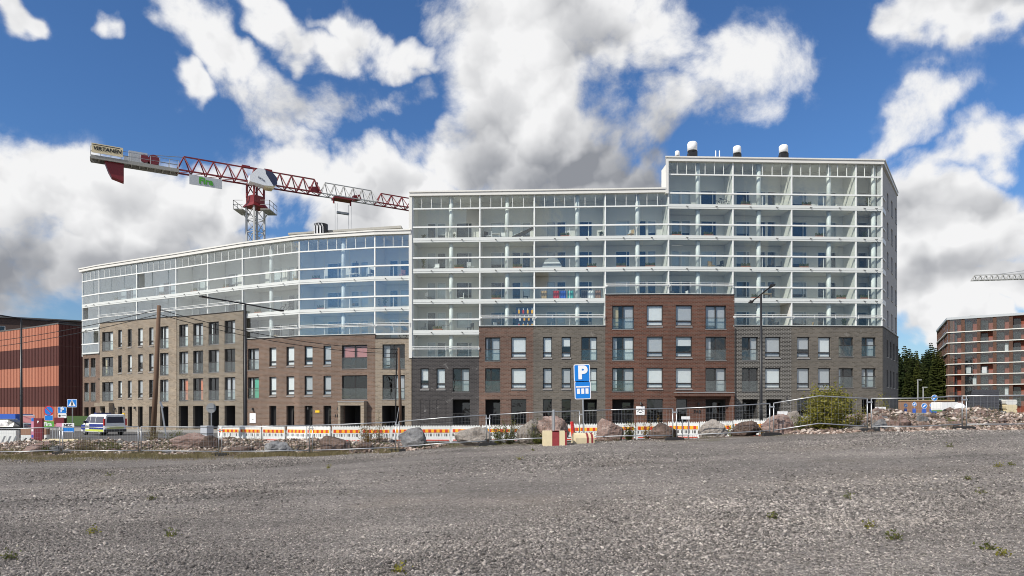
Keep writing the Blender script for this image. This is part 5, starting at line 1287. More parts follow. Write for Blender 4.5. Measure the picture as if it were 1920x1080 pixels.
# ---------------------------------------------------------------- site fence along the gravel
FP = [(-40,30.6),(115,30.0),(262,29.4),(413,28.6),(583,28.0),(745,27.5),(915,27.0),(1090,26.6),(1265,26.1),(1447,25.6),(1630,25.0),(1808,24.6),(1985,24.2)]
foot_me = MB().prism([(-.36,0),(.36,0),(.33,.11),(.2,.13),(-.2,.13),(-.33,.11)], -.11, .11).mesh('foot', M_['rubber'])
NEAR = ['by the left junction', 'in front of the police van', 'before the leaning wooden pole', 'before the grey cabinet', 'before the brown red boulder', 'before the grey wedge boulder', 'beside the bare post block', 'beside the parking sign', 'before the pale pink boulders', 'before the big yellow green bush', 'before the rubble at the grey flank', 'before the shingled roof']
for i, ((pa_, da_), (pb_, db_)) in enumerate(zip(FP, FP[1:])):
    a = Vector((X_(pa_, da_), da_, 0)); b = Vector((X_(pb_, db_), db_, 0)); dd = (b-a).normalized(); a = a + dd*.07; b = b - dd*.07
    a.z = hz(a.x, a.y)+.13; b.z = hz(b.x, b.y)+.13; L = (b-a).length
    o = empty('site_fence_panel', ((a.x+b.x)/2, (a.y+b.y)/2, (a.z+b.z)/2-.13), 'grey tube and mesh fence panel ' + NEAR[i], 'fence', 'site fence panels')
    H = 1.08; up = Vector((0,0,1)); mid = (a+b)/2 + Vector((0, random.uniform(-.12,.12), random.uniform(-.04,.03)+(.16 if i == 9 else 0)))
    q = MB(); r_ = .021
    q.tube([a-up*.1, a+up*H], r_, 8); q.tube([b-up*.1, b+up*H], r_, 8); q.tube([a+up*H, mid+up*H, b+up*H], r_, 8); q.tube([a+up*.06, mid+up*.06, b+up*.06], r_, 8)
    q.build('frame', M_['galv'], o, None, True)
    q = MB(); n = int(L/.12)
    def onl(t): return a+(mid-a)*(t*2) if t < .5 else mid+(b-mid)*(t*2-1)
    for k in range(1, n): q.tube([onl(k/n)+up*.06, onl(k/n)+up*H], .0021, 3, cap=False)
    for k in range(1, 5): q.tube([a+up*(.06+(H-.06)*k/5), mid+up*(.06+(H-.06)*k/5), b+up*(.06+(H-.06)*k/5)], .0021, 3, cap=False)
    q.build('mesh_infill', M_['galv'], o)
    ang = math.atan2(dd.y, dd.x)
    q = a - dd*.07
    inst('foot', foot_me, o, T(q.x, q.y, hz(q.x, q.y)-.01) @ Matrix.Rotation(ang+random.uniform(-.3,.3), 4, 'Z'))
    MB().box(-.1,-.03,0,.1,.03,.05).build('clamp', M_['galv'], o, T(q.x, q.y, a.z+H-.16) @ Matrix.Rotation(ang, 4, 'Z'))
# ---------------------------------------------------------------- rocks
def rock_mat(name, a, b, c, sc=2.2):
    t = NT(name); inf = t.n('ShaderNodeObjectInfo'); v = t.n('ShaderNodeVectorMath', operation='ADD'); t.put(v.inputs[0], t.coord())
    s = t.n('ShaderNodeVectorMath', operation='SCALE'); t.put(s.inputs[0], inf.outputs['Location']); s.inputs['Scale'].default_value = 1.7; t.put(v.inputs[1], s.outputs[0]); v = v.outputs[0]
    n1 = t.noise(sc, 6, .62, v, .4); n2 = t.noise(sc*9, 5, .7, v); n3 = t.noise(sc*.7, 4, .6, v)
    col_ = t.ramp(n1, [(.32, a), (.52, b), (.72, c)])
    col_ = t.mul(col_, t.ramp(n2, [(.3,(.62,.62,.62)),(.7,(1.22,1.22,1.22))]))
    col_ = t.mix(t.math('MULTIPLY', t.range(n3, .55, .7), .45), col_, (.05,.045,.035))
    col_ = t.mul(col_, t.ramp(inf.outputs['Random'], [(0,(.75,.74,.72)),(1,(1.2,1.2,1.2))]))
    t.bsdf(col_, .9, normal=t.bump(t.math('ADD', n2, t.math('MULTIPLY', n1, 1.5)), 1.0, .09), spec=.2)
    M_[name] = t.m
rock_mat('rock_pink', (.23,.15,.125), (.36,.255,.22), (.48,.39,.35), 3.0); rock_mat('rock_grey', (.13,.13,.135), (.27,.27,.275), (.44,.43,.42), 3.0); rock_mat('rock_brown', (.085,.06,.05), (.19,.135,.11), (.31,.22,.185), 3.0); rock_mat('rock_pale', (.32,.28,.245), (.46,.41,.365), (.58,.53,.48), 3.0)
def rock_mesh(seed, subdiv=4, planes=8, rough=.14):
    r = np.random.default_rng(seed); bm = bmesh.new(); bmesh.ops.create_icosphere(bm, subdivisions=subdiv, radius=1)
    def unit(k): q = r.normal(size=(k, 3)); return q/np.linalg.norm(q, axis=1)[:, None]
    n = np.vstack([unit(planes), unit(34), [[0,0,-1]]]); dd = np.concatenate([r.uniform(.46, .80, planes), r.uniform(.70, .98, 34), [.6]])
    ks = r.normal(size=(8, 3))*5; ph = r.uniform(0, 6.28, 8); k2 = r.normal(size=(10, 3))*15; p2 = r.uniform(0, 6.28, 10)
    for v in bm.verts:
        p = np.array(v.co); c = n @ p; c = np.where(c > .05, dd/np.maximum(c, .05), 9); rad = min(c.min(), 1.05)
        rad *= 1 - rough*np.abs(np.sin(ks @ p + ph)).mean() + rough*.8*np.sin(k2 @ p + p2).mean()
        v.co = Vector(p*rad)
    me = bpy.data.meshes.new('rock'); bm.to_mesh(me); bm.free()
    co = np.empty(len(me.vertices)*3); me.vertices.foreach_get('co', co); co = co.reshape(-1, 3); lo, hi = co.min(0), co.max(0)
    co = (co - (lo+hi)/2)/(hi-lo); co[:, 2] += .5      # unit box, standing on z = 0
    me.vertices.foreach_set('co', co.ravel()); me.update(); return me
def solve_d(px, py, lo=23.0, hi=42.0):
    best = None
    for d in np.arange(lo, hi, .1):
        e = abs(HY - hz(X_(px, d), d)/d*F - py)
        if best is None or e < best[0]-1e-6: best = (e, d)
    return float(best[1])
BOULD = [(323,400,812,842,'rock_pink','broad pink boulder with flat top before the grey cabinet'),(372,412,817,842,'rock_brown','brownish pink boulder beside the first striped barrier'),(487,545,828,852,'rock_grey','low split grey brown rock on the rubble before the barriers'),
 (598,655,818,852,'rock_brown','brown red boulder before the brown brick front'),(748,799,802,843,'rock_grey','grey wedge shaped boulder at the site fence'),(852,922,801,834,'rock_pale','flat pale grey boulder before the black brick front'),
 (968,1014,786,828,'rock_pale','pale pink upright boulder behind a leafy weed'),(1008,1068,780,815,'rock_pink','layered pink boulder behind the bare post block'),(1119,1170,785,826,'rock_pink','rough pink boulder right of the parking sign'),
 (1218,1272,794,822,'rock_brown','dark and pink low boulder behind the fence joint'),(1312,1364,787,820,'rock_pale','light pinkish boulder before the entrance canopy'),(1376,1428,789,818,'rock_brown','dark brown pink boulder before the dark brick front'),
 (1428,1488,777,816,'rock_pink','big smooth pink boulder left of the bush'),(1478,1506,771,808,'rock_pale','pale upright boulder touching the bush'),(44,92,828,852,'rock_pink','pink slab rock beside the red totem'),(90,112,836,852,'rock_grey','grey rock beside the pink slab'),
 (1640,1668,786,814,'rock_grey','grey boulder at the foot of the rubble heap'),(1783,1803,790,812,'rock_pink','pale pink block leaning on the rubble heap'),(1668,1692,790,806,'rock_grey','round dark grey stone on the rubble heap'),(1596,1636,800,814,'rock_pale','flat pale slab below the bush'),
 (140,175,832,848,'rock_brown','brown rock among the dry weeds'),(420,470,838,852,'rock_brown','flat brown rock under the fence'),(660,700,830,848,'rock_brown','dark weathered rock beside the brown red boulder'),(1850,1885,780,800,'rock_brown','rusty brown slab on the rubble heap')]
for i, (x0, x1, y0, y1, mt, lb) in enumerate(BOULD):
    pc = (x0+x1)/2; yb = y1-2; d = solve_d(pc, yb); yf_ = float(yfence(X_(pc, d))); d = min(max(d, yf_+.75), yf_+1.6) if 820 < pc < 1480 else max(d, yf_+.75)
    w = (x1-x0)*d/F*1.05; x = X_(pc, d); z = hz(x, d); h = max(.12, Z_(y0, d) - z)
    me = rock_mesh(100+i*7); me.materials.append(M_[mt]); o = bpy.data.objects.new('boulder', me)
    reg(o, None, T(x, d+w*.2, z-.10) @ Matrix.Rotation(random.uniform(-.35,.35), 4, 'Z') @ Matrix.Diagonal((w, w*.8, h+.12, 1))); tag(o, lb, 'boulder', 'boulders along the site fence')
def hull_stone(seed, n=13):
    r = random.Random(seed); bm = bmesh.new()
    for _ in range(n):
        v = Vector((r.gauss(0,1), r.gauss(0,1), r.gauss(0,1))).normalized(); bm.verts.new((v.x*.5*r.uniform(.8,1.05), v.y*.42, v.z*.34+.2))
    g = bmesh.ops.convex_hull(bm, input=bm.verts); bmesh.ops.delete(bm, geom=[v for v in bm.verts if not v.link_faces], context='VERTS')
    me = bpy.data.meshes.new('rubble_stone'); bm.to_mesh(me); bm.free(); return me
RM = ['rock_pink','rock_pink','rock_grey','rock_brown','rock_pale','rock_pink']
st = {}
for k in range(10):
    for m in set(RM):
        me = hull_stone(k); me.materials.append(M_[m]); st[(k, m)] = me
def scatter(n, xr, off, size, label, group, weight=None):
    k = 0
    while k < n:
        x = random.uniform(*xr)
        if weight and random.random() > weight(x): continue
        y = float(yfence(x)) + random.uniform(*off); s = random.uniform(size[0], size[1])*random.choice([.75, .9, 1, 1, 1.4])
        o = bpy.data.objects.new('rubble_stone', st[(random.randrange(10), random.choice(RM))])
        reg(o, None, T(x, y, hz(x, y)-s*.10) @ Matrix.Rotation(random.uniform(0,6.28), 4, 'Z') @ Matrix.Rotation(random.uniform(-.35,.35), 4, 'X') @ Matrix.Diagonal((s, s, s*random.uniform(.7,1.1), 1)))
        tag(o, label, 'stone', group); k += 1
scatter(165, (12.2, 21.5), (.5, 6.5), (.22, .5), 'broken pink or grey stone of the rubble heap by the grey flank', 'stones of the rubble heap')
scatter(90, (-24, -3.5), (.35, 6.0), (.18, .42), 'broken stone on the earth bank before the curved block', 'stones of the earth bank')
scatter(26, (-3, 12), (.3, 3.5), (.14, .3), 'small stone lying between the boulders along the fence', 'stones between the boulders')
# fine rubble and the gravel itself: far too many to count
def pebbles(name, x, y, s, mat, lift=.0, flat=.62):
    n = len(x); base = np.array([[1,0,0],[-1,0,0],[0,1,0],[0,-1,0],[0,0,1],[0,0,-1]], float)
    tri = np.array([[0,2,4],[2,1,4],[1,3,4],[3,0,4],[2,0,5],[1,2,5],[3,1,5],[0,3,5]])
    z = height(x, y); v = base[None] + rng.uniform(-.38, .38, (n, 6, 3))
    v *= (s[:, None, None]*.5); v[:, :, 2] *= flat; v[:, :, 0] *= rng.uniform(.8, 1.35, n)[:, None]
    a = rng.uniform(0, 6.283, n); c, sn = np.cos(a)[:, None], np.sin(a)[:, None]
    vx = v[:, :, 0]*c - v[:, :, 1]*sn; vy = v[:, :, 0]*sn + v[:, :, 1]*c; tx = rng.uniform(-.5, .5, n)[:, None]
    vz = v[:, :, 2] + vx*tx
    V = np.stack([vx + x[:, None], vy + y[:, None], vz + (z + s*.12 + lift)[:, None]], 2).reshape(-1, 3)
    Fc_ = (tri[None] + (np.arange(n)*6)[:, None, None]).reshape(-1, 3)
    me = bpy.data.meshes.new(name); me.vertices.add(len(V)); me.vertices.foreach_set('co', V.ravel().astype(np.float32))
    me.loops.add(len(Fc_)*3); me.loops.foreach_set('vertex_index', Fc_.ravel().astype(np.int32)); me.polygons.add(len(Fc_)); me.polygons.foreach_set('loop_start', np.arange(0, len(Fc_)*3, 3, dtype=np.int32))
    me.update(calc_edges=True); me.validate(); me.materials.append(mat)
    return reg(bpy.data.objects.new(name, me))
def pebble_mat(name, stops):
    t = NT(name); g = t.n('ShaderNodeNewGeometry'); c = t.ramp(g.outputs['Random Per Island'], stops)
    c = t.mul(c, lot_tone(t)); t.bsdf(c, .88, spec=.25); return t.m
pm = pebble_mat('pebbles', [(0,(.062,.058,.055)),(.35,(.150,.141,.134)),(.7,(.250,.235,.222)),(.9,(.34,.315,.295)),(1,(.48,.45,.42))])
def patch(x, y): return .5 + .25*np.sin(x*.55+1.3*np.sin(y*.4)) + .25*np.sin(y*.7-x*.3+2)
def gen(n, y0, y1, pw, s0, s1):
    u = rng.uniform(0, 1, n); y = (y0**pw + u*(y1**pw - y0**pw))**(1/pw); x = rng.uniform(-1, 1, n)*(y*.80+.6)
    k = patch(x, y); keep = rng.uniform(0, 1, n) < .35+.65*k
    s = rng.lognormal(0, .38, n)*(s0 + (s1-s0)*k**1.6); x, y, s = x[keep], y[keep], np.clip(s, .010, .085)[keep]
    ok = y < yfence(x)+.2 - np.where(x < -7, np.clip((-x-7)*.16, 0, 2.2)*rng.uniform(.2, 1.2, len(x)), 0); return x[ok], y[ok], s[ok]
g = [gen(175000, 4.4, 11, 1.6, .012, .029), gen(150000, 10.5, 28, 1.5, .018, .037)]
gx, gy, gs = [np.concatenate([q[i] for q in g]) for i in range(3)]
tag(pebbles('gravel', gx, gy, gs, pm), 'grey crushed stone gravel covering the lot', 'gravel', kind='stuff')
rm_ = pebble_mat('rubble_bits', [(0,(.07,.055,.045)),(.3,(.18,.135,.11)),(.6,(.32,.245,.21)),(.85,(.42,.36,.32)),(1,(.56,.52,.48))])
n = 26000; x = np.concatenate([rng.uniform(-26, -3, n//2), rng.uniform(10.5, 23, n//2)]); y = yfence(x) + rng.uniform(-.3, 8, n); s = np.clip(rng.lognormal(0, .5, n)*.085, .03, .28)
tag(pebbles('rubble', x, y, s, rm_), 'small broken stone and earth of the banks behind the fence', 'rubble', kind='stuff')
# ---------------------------------------------------------------- plants
def leaf_mat(name, a, b):
    t = NT(name); g = t.n('ShaderNodeNewGeometry'); c = t.ramp(g.outputs['Random Per Island'], [(0, a), (1, b)])
    x = t.n('ShaderNodeBsdfPrincipled'); t.put(x.inputs['Base Color'], c); x.inputs['Roughness'].default_value = .6; x.inputs['Specular IOR Level'].default_value = .25
    tr = t.n('ShaderNodeBsdfTranslucent'); t.put(tr.inputs[0], c); mx = t.n('ShaderNodeMixShader'); mx.inputs[0].default_value = .3; t.put(mx.inputs[1], x.outputs[0]); t.put(mx.inputs[2], tr.outputs[0]); t.nt.links.new(mx.outputs[0], t.out.inputs['Surface']); return t.m
lm_willow = leaf_mat('willow_leaf', (.085,.092,.013), (.31,.28,.045)); lm_weed = leaf_mat('weed_leaf', (.05,.07,.015), (.17,.17,.04)); lm_autumn = leaf_mat('rust_leaf', (.12,.07,.02), (.26,.17,.05)); lm_dry = leaf_mat('dry_grass', (.12,.10,.045), (.30,.25,.13)); lm_grass = leaf_mat('grass_blade', (.05,.065,.02), (.15,.14,.05))
def shrub(name, x, y, h, rad, nst, lps, leaf, mat, label, cat, group=None, stem='bark', droop=.0):
    z = hz(x, y)-.03; o = empty(name, (x, y, z), label, cat, group); r = np.random.default_rng(int(abs(x)*1000+y*77)); sm = MB(); V = []; Ff = []
    for i in range(nst):
        a = r.uniform(0, 6.283); lean = rad*math.sqrt(r.uniform(.02, 1)); hh = h*r.choice([.35,.55,.75,.9,1.0,1.12])*r.uniform(.85, 1.05)*(1-.3*(lean/max(rad,.01))**2)
        b = Vector((x+math.cos(a)*lean*.25, y+math.sin(a)*lean*.25, z)); t_ = Vector((x+math.cos(a)*lean, y+math.sin(a)*lean, z+hh)); m_ = (b+t_)/2 + Vector((math.cos(a), math.sin(a), 0))*-lean*.12
        sm.tube([b, m_, t_], [.004+h*.006, .003+h*.004, .002], 4, cap=False)
        for k in range(lps):
            f = r.uniform(.12, 1.02); p = b*(1-f)**2 + m_*2*f*(1-f) + t_*f*f; p = np.array(p) + r.normal(0, leaf*.9, 3)
            d1 = r.normal(size=3); d1[2] = abs(d1[2])*.7 - droop; d1 /= np.linalg.norm(d1); d2 = np.cross(d1, r.normal(size=3)); d2 /= np.linalg.norm(d2)+1e-9
            l = leaf*r.uniform(.6, 1.3); w = l*.3; bi = len(V); V += [p, p+d1*l*.5+d2*w, p+d1*l, p+d1*l*.5-d2*w]; Ff.append((bi, bi+1, bi+2, bi+3))
    sm.build('stems', M_[stem], o)
    me = bpy.data.meshes.new('foliage'); me.from_pydata([tuple(v) for v in V], [], Ff); me.materials.append(mat); inst('foliage', me, o)
def at(px, py): d = solve_d(px, py, 5, 42); return X_(px, d), d
xb, yb = X_(1552, 27.0), 27.0
shrub('willow_bush', xb, yb, 1.62, 1.02, 130, 100, .085, lm_willow, 'big yellow green willow bush behind the fence by the grey brick', 'bush')
for px, d_, h, rd, ns, lp, mt, lb in ((955,28.6,1.35,.5,26,60,lm_weed,'leafy sapling before the black recess of the red front'),(935,28.2,.95,.4,18,60,lm_weed,'low leafy weed beside the flat pale boulder'),(1010,28.3,.95,.5,26,60,lm_weed,'leafy weed between the pale boulder and the layered boulder'),
    (1180,27.6,.75,.28,20,60,lm_willow,'yellow green tuft beside the rough pink boulder'),(1213,28.2,1.3,.25,10,45,lm_autumn,'tall rusty sapling under the roof mark notice'),(1240,28.4,1.15,.3,10,45,lm_autumn,'rusty sapling behind the dark and pink boulder'),(1370,27.6,.62,.15,9,45,lm_willow,'yellow green weed between the pinkish boulders'),(1428,27.4,.65,.15,8,45,lm_autumn,'rusty weed beside the big smooth boulder'),
    (1655,30.5,1.25,.35,12,45,lm_willow,'young yellow green sapling at the corner of the grey flank'),(1606,27.5,.9,.4,14,50,lm_willow,'small willow shoot right of the big bush'),(1500,27.6,.7,.5,20,50,lm_weed,'low green growth left of the big bush'),
    (690,31,.95,.6,24,45,lm_autumn,'brown weeds behind the brown red boulder'),(712,31.5,1.3,.25,7,40,lm_dry,'tall dry dark weed before the striped barriers'),(330,33,.8,.7,24,40,lm_weed,'weeds around the foot of the leaning wooden pole'),(285,34,.9,.5,20,40,lm_dry,'dry weeds at the leaning pole'),(150,31.2,.75,.5,22,30,lm_dry,'dry weed stalks before the van'),(170,31,.65,.4,18,30,lm_dry,'dry weed stalks beside the brown rock'),(95,30.9,.55,.4,18,35,lm_weed,'green weeds beside the pink slab rock'),(208,31.5,.5,.6,22,35,lm_weed,'low weeds on the bank behind the van fence'),(20,31,.5,.8,24,30,lm_dry,'dry grass tuft at the left junction barrier')):
    shrub('weed_plant', X_(px, d_), d_, h, rd, ns, lp, .055, mt, lb, 'plant')
WEEDS = [(615,878),(285,938),(320,1005),(175,1000),(20,1050),(205,892),(1870,875),(1895,873),(1840,925),(1630,990),(1675,1012),(1850,1030),(1880,1040),(1445,972),(1590,935),(745,1075),(1780,838),(1815,900),(975,862),(1000,845)]
for i, (px, py) in enumerate(WEEDS):
    x, y = at(px, py); shrub('gravel_weed', x, y, .11, .07, 8, 11, .036, lm_weed if i % 3 else lm_willow, 'small green weed tuft growing in the gravel', 'plant', 'weed tufts in the gravel')
def blades(name, x, y, h, mat, label):
    n = len(x); z = height(x, y); a = rng.uniform(0, 6.283, n); ln = rng.normal(0, .35, (n, 2)); w = .008
    p = np.stack([x, y, z], 1); s = np.stack([np.cos(a)*w, np.sin(a)*w, np.zeros(n)], 1); t_ = p + np.stack([ln[:,0]*h, ln[:,1]*h, h], 1)
    V = np.stack([p-s, p+s, t_], 1).reshape(-1, 3); f = np.arange(n*3).reshape(-1, 3)
    me = bpy.data.meshes.new(name); me.from_pydata(V.tolist(), [], f.tolist()); me.materials.append(mat); tag(reg(bpy.data.objects.new(name, me)), label, 'grass', kind='stuff')
n = 30000; x = -4.5 - rng.beta(1.2, 1.4, n)*20; y = yfence(x) + rng.normal(-.6, .9, n)*np.clip((-x-3)/9, .35, 1.6); k = np.sin(x*2.3)+np.sin(x*1.1+y*2.0)+rng.normal(0,.7,n) > -.2
blades('grass', x[k], y[k], rng.uniform(.05, .22, n)[k], lm_dry, 'thin dry grass along the foot of the left fence')
n = 16000; x = rng.uniform(-26, 22, n); y = yfence(x) + rng.uniform(.2, 9, n); k = np.sin(x*1.9+1)+np.sin(x*.8+y*1.3)+rng.normal(0,.5,n) > .5
blades('grass', x[k], y[k], rng.uniform(.08, .32, n)[k], lm_grass, 'patchy green grass on the banks behind the fence')
# ---------------------------------------------------------------- behind the rubble on the right
def gz(px, d): return hz(X_(px, d), d)
d = 56.0
o = empty('shingled_roof', (X_(1841,d), d, gz(1841,d)), 'dark shingled hipped roof standing on a pale timber frame', 'roof')
xl, xr = X_(1811,d), X_(1873,d); z0, z1 = Z_(769,d), Z_(729,d); xm0, xm1 = X_(1823,d), X_(1873,d)
nrow = 9
def bk_(x, dy): return x*(1+dy/d)           # the ridge runs back square to the view of the yard, not to the street
for k in range(nrow):
    f0, f1 = k/nrow, (k+1)/nrow; y0_, y1_ = 2.0*f0, 2.0*f1
    a0_, b0_ = bk_(xl+(xm0-xl)*f0, y0_), bk_(xr+(xm1-xr)*f0, y0_); a1_, b1_ = bk_(xl+(xm0-xl)*f1, y1_), bk_(xr+(xm1-xr)*f1, y1_)
    za, zc = z0+(z1-z0)*f0, z0+(z1-z0)*f1; y0_ += d; y1_ += d; n_ = 14
    for j in range(n_):
        u0_, u1_ = j/n_, (j+.96)/n_; L_ = lambda p, q, u: p+(q-p)*u
        A, B_, C, D_ = (L_(a0_,b0_,u0_),y0_-.06,za-.02-.015*(j%3)), (L_(a0_,b0_,u1_),y0_-.06,za-.02-.015*(j%3)), (L_(a1_,b1_,u1_),y1_,zc), (L_(a1_,b1_,u0_),y1_,zc)
        q = MB(); q.add([A,B_,C,D_]+[(v[0],v[1]+.05,v[2]-.05) for v in (A,B_,C,D_)], [(0,1,2,3),(4,7,6,5),(0,4,5,1),(1,5,6,2),(2,6,7,3),(3,7,4,0)]); q.build('shingle', M_['shingle'], o)
MB().add([(xl,d,z0),(bk_(xm0,2),d+2,z1),(bk_(xl,4),d+4,z0)], [(0,1,2)]).add([(xr,d,z0),(bk_(xr,4),d+4,z0),(bk_(xm1,2),d+2,z1)], [(0,1,2)]).add([(bk_(xl,4),d+4,z0),(bk_(xm0,2),d+2,z1),(bk_(xm1,2),d+2,z1),(bk_(xr,4),d+4,z0)], [(0,1,2,3)]).build('roof_back', M_['shingle'], o)
q = MB(); q.bar((xl,d,z0-.08),(xr,d,z0-.08),.08,h=.12); zg = gz(1841,d)
q.build('timber_beam', M_['wood'], o)
for k in range(8): xx = xl+.1+(xr-xl-.2)*k/7; MB().bar((xx,d,zg-.1),(xx,d,z0-.1),.09).build('timber_leg', M_['wood'], o)
def box_thing(name, cat, px, d, w, h, dep, ybot, mat, label, extra=None):
    x = X_(px,d); z = gz(px,d); o = empty(name, (x,d,z), label, cat); zt = Z_(ybot,d)
    if extra: extra(o, x, d, z)
    return o
def bags(o, x, d, z):
    for k, (zz, m) in enumerate(((.0,'cream'),(.42,'sign_yellow'),(.84,'fascia'))):
        q = MB().prism(rsq(.95,.42,.14,4), -.45, .45); q.build('bale', M_['cream' if k != 2 else 'fascia'], o, T(x,d,z+.22+zz))
box_thing('insulation_bales', 'bales', 1889.5, 58, 1, 1, 1, 770, 'cream', 'cream wrapped insulation bales stacked beside the shingled roof', bags)
def tank(o, x, d, z): MB().tube([(x,d,z),(x,d,z+.75),(x,d,z+.95)], [.42,.42,.25], 16).build('tank', M_['sign_white'], o, None, True); MB().tube([(x,d,z+.95),(x,d,z+1.05)], .14, 10).build('cap', M_['sign_white'], o)
box_thing('water_tank', 'tank', 1800, 57, 1, 1, 1, 770, 'cream', 'white plastic tank left of the shingled roof', tank)
def wagon(o, x, d, z):
    MB().prism(rsq(1.5,.75,.1,3), -.8, .8).build('body', M_['sign_white'], o, T(x,d,z+.75))
    for s in (-.45, .45): MB().tube([(x+s,d-.82,z+.25),(x+s,d-.6,z+.25)], .26, 14).build('wheel', M_['rubber'], o)
    MB().box(x-.72,d-.75,z+.3,x+.72,d+.75,z+.374).build('chassis', M_['banner_green'], o)
box_thing('site_trailer', 'trailer', 1771, 62, 1, 1, 1, 770, 'cream', 'white site trailer with green chassis before the brick house', wagon)
for i, (px, py, r_, lb) in enumerate(((1698,760,.17,'blue and white round arrow sign nearest the grey flank'),(1714.5,758,.19,'blue and white round arrow sign beside two pale lamp posts'),(1733,761,.25,'larger blue round sign before the low tan wall'),(1746.5,760,.17,'blue and white round sign beside the white trailer'),(1752,746,.27,'tall blue and white sign above the white trailer'))):
    d = 70.0; x = X_(px,d); z = gz(px,d); o = empty('traffic_sign', (x,d,z), lb, 'sign'); MB().tube([(x,d+.02,z),(x,d+.02,Z_(py-5,d))], .04, 6).build('post', M_['galv'], o)
    M = T(x,d,Z_(py,d)); p = MB().disc((0,0), r_*1.2, -.02, 0, 20).build('sign_plate', M_['sign_white'], o, M); MB().disc((0,0), r_*1.02, -.03, -.021, 20).build('sign_face', M_['sign_blue'], p, M); MB().bar((-r_*.5,-.036,-r_*.5),(r_*.45,-.036,r_*.45),.01,h=.13).build('symbol', M_['sign_white'], p, M)
    MB().box(-r_*.8,-.02,Z_(769,d)-Z_(py,d)-.3,r_*.8,.1,Z_(766,d)-Z_(py,d)).build('base', M_['blue_box'], o, M)
d = 120; xa, xb_ = X_(1680,d), X_(1790,d); o = empty('retaining_wall', ((xa+xb_)/2,d,gz(1730,d)), 'low tan wall with pale capping before the spruce wood', 'wall'); MB().box(xa,d,-1,xb_,d+.5,Z_(752,d)).build('wall_body', M_['tan_wall'], o); MB().box(xa,d-.1,Z_(752,d),xb_,d+.6,Z_(750,d)).build('capping', M_['wood'], o)
for px, py, d, lb in ((1721,713,150,'tall thin pale lamp post before the spruce wood'),(1731,727,140,'short white lamp post before the spruce wood')):
    x = X_(px,d); o = empty('street_lamp', (x,d,gz(px,d)), lb, 'street lamp'); MB().tube([(x,d,gz(px,d)),(x,d,Z_(py,d))], .12, 8).build('post', M_['steel_white'], o); MB().box(x-.1,d-.2,Z_(py,d)-.02,x+.75,d+.2,Z_(py,d)+.18).build('lamp_head', M_['steel_white'], o)
n = 5000; x = rng.uniform(X_(1680,48), X_(1950,48), n); y = rng.uniform(40, 56, n); blades('grass', x, y, rng.uniform(.1,.35,n), lm_grass, 'green grass strip behind the rubble heap')
# ---------------------------------------------------------------- belongings on the balconies
def spot(Fc, px, zb, y=1.0): return Fc.M @ T(Fc.u(px), y, zb+.102)
def chair(Fc, px, zb, mat, label, rz=0.0, y=1.0):
    M = spot(Fc, px, zb, y) @ Matrix.Rotation(rz, 4, 'Z'); o = bpy.data.objects.new('balcony_chair', None); reg(o, None, M); tag(o, label, 'chair')
    inst('seat', cached(('cs', mat), lambda: MB().box(-.24,-.24,.42,.24,.24,.47).mesh('seat', M_[mat])), o, M); inst('backrest', cached(('cb', mat), lambda: MB().box(-.23,.2,.55,.23,.24,.92).mesh('backrest', M_[mat])), o, M)
    for a in (-.2, .2):
        inst('leg', cached(('cl', mat), lambda: MB().box(-.02,-.02,0,.02,.02,.42).mesh('leg', M_[mat])), o, M @ T(a,-.2,0)); inst('leg', cached(('cl2', mat), lambda: MB().box(-.02,-.02,0,.02,.02,.9).mesh('leg', M_[mat])), o, M @ T(a,.22,0))
def table(Fc, px, zb, mat, label, w=.8, y=1.0):
    M = spot(Fc, px, zb, y); o = bpy.data.objects.new('balcony_table', None); reg(o, None, M); tag(o, label, 'table')
    MB().box(-w/2,-.3,.68,w/2,.3,.72).build('table_top', M_[mat], o, M)
    for a in (-w/2+.05, w/2-.05):
        for b in (-.25, .25): MB().box(a-.02,b-.02,0,a+.02,b+.02,.68).build('leg', M_[mat], o, M)
def potted(Fc, px, zb, label, h=.8, y=.7):
    M = spot(Fc, px, zb, y); o = bpy.data.objects.new('potted_plant', None); reg(o, None, M); tag(o, label, 'plant')
    MB().tube([(0,0,0),(0,0,.3)], [.12,.16], 12).build('pot', M_['terracotta_pot'], o, M); r = random.Random(px); q = MB()
    for i in range(70):
        a = r.uniform(0,6.28); l = r.uniform(.12,.38); z = .3+r.uniform(0,h-.3); q.add([(0,0,z*.8),(math.cos(a)*l*.6-.05*math.sin(a),math.sin(a)*l*.6+.05*math.cos(a),z),(math.cos(a)*l,math.sin(a)*l,z+.06),(math.cos(a)*l*.6+.05*math.sin(a),math.sin(a)*l*.6-.05*math.cos(a),z)], [(0,1,2,3)])
    q.build('foliage', lm_weed, o, M)
def bicycle(Fc, px, zb, label, y=.5):
    M = spot(Fc, px, zb, y); o = bpy.data.objects.new('bicycle', None); reg(o, None, M); tag(o, label, 'bicycle')
    for s in (-.52, .52):
        w = MB(); n = 20; w.tube([(s+.33*math.cos(2*math.pi*i/n),0,.34+.33*math.sin(2*math.pi*i/n)) for i in range(n+1)], .028, 6, cap=False); wh = w.build('wheel', M_['rubber'], o, M)
        q = MB()
        for k in range(6): q.bar((s,0,.34),(s+.32*math.cos(k*1.047),0,.34+.32*math.sin(k*1.047)),.008)
        q.build('spokes', M_['galv'], wh, M)
    q = MB()
    for a, b in (((-.52,0,.34),(-.12,0,.82)),((-.52,0,.34),(-.02,0,.3)),((-.02,0,.3),(-.14,0,.88)),((-.02,0,.3),(.36,0,.78)),((-.12,0,.8),(.36,0,.82)),((.52,0,.34),(.36,0,.95))): q.tube([a,b], .025, 6)
    q.build('frame', M_['frame_dark'], o, M); MB().box(-.26,-.06,.88,-.04,.06,.93).build('saddle', M_['black'], o, M); MB().tube([(.36,-.27,.98),(.33,0,.96),(.36,.27,.98)], .02, 6).build('handlebar', M_['black'], o, M)
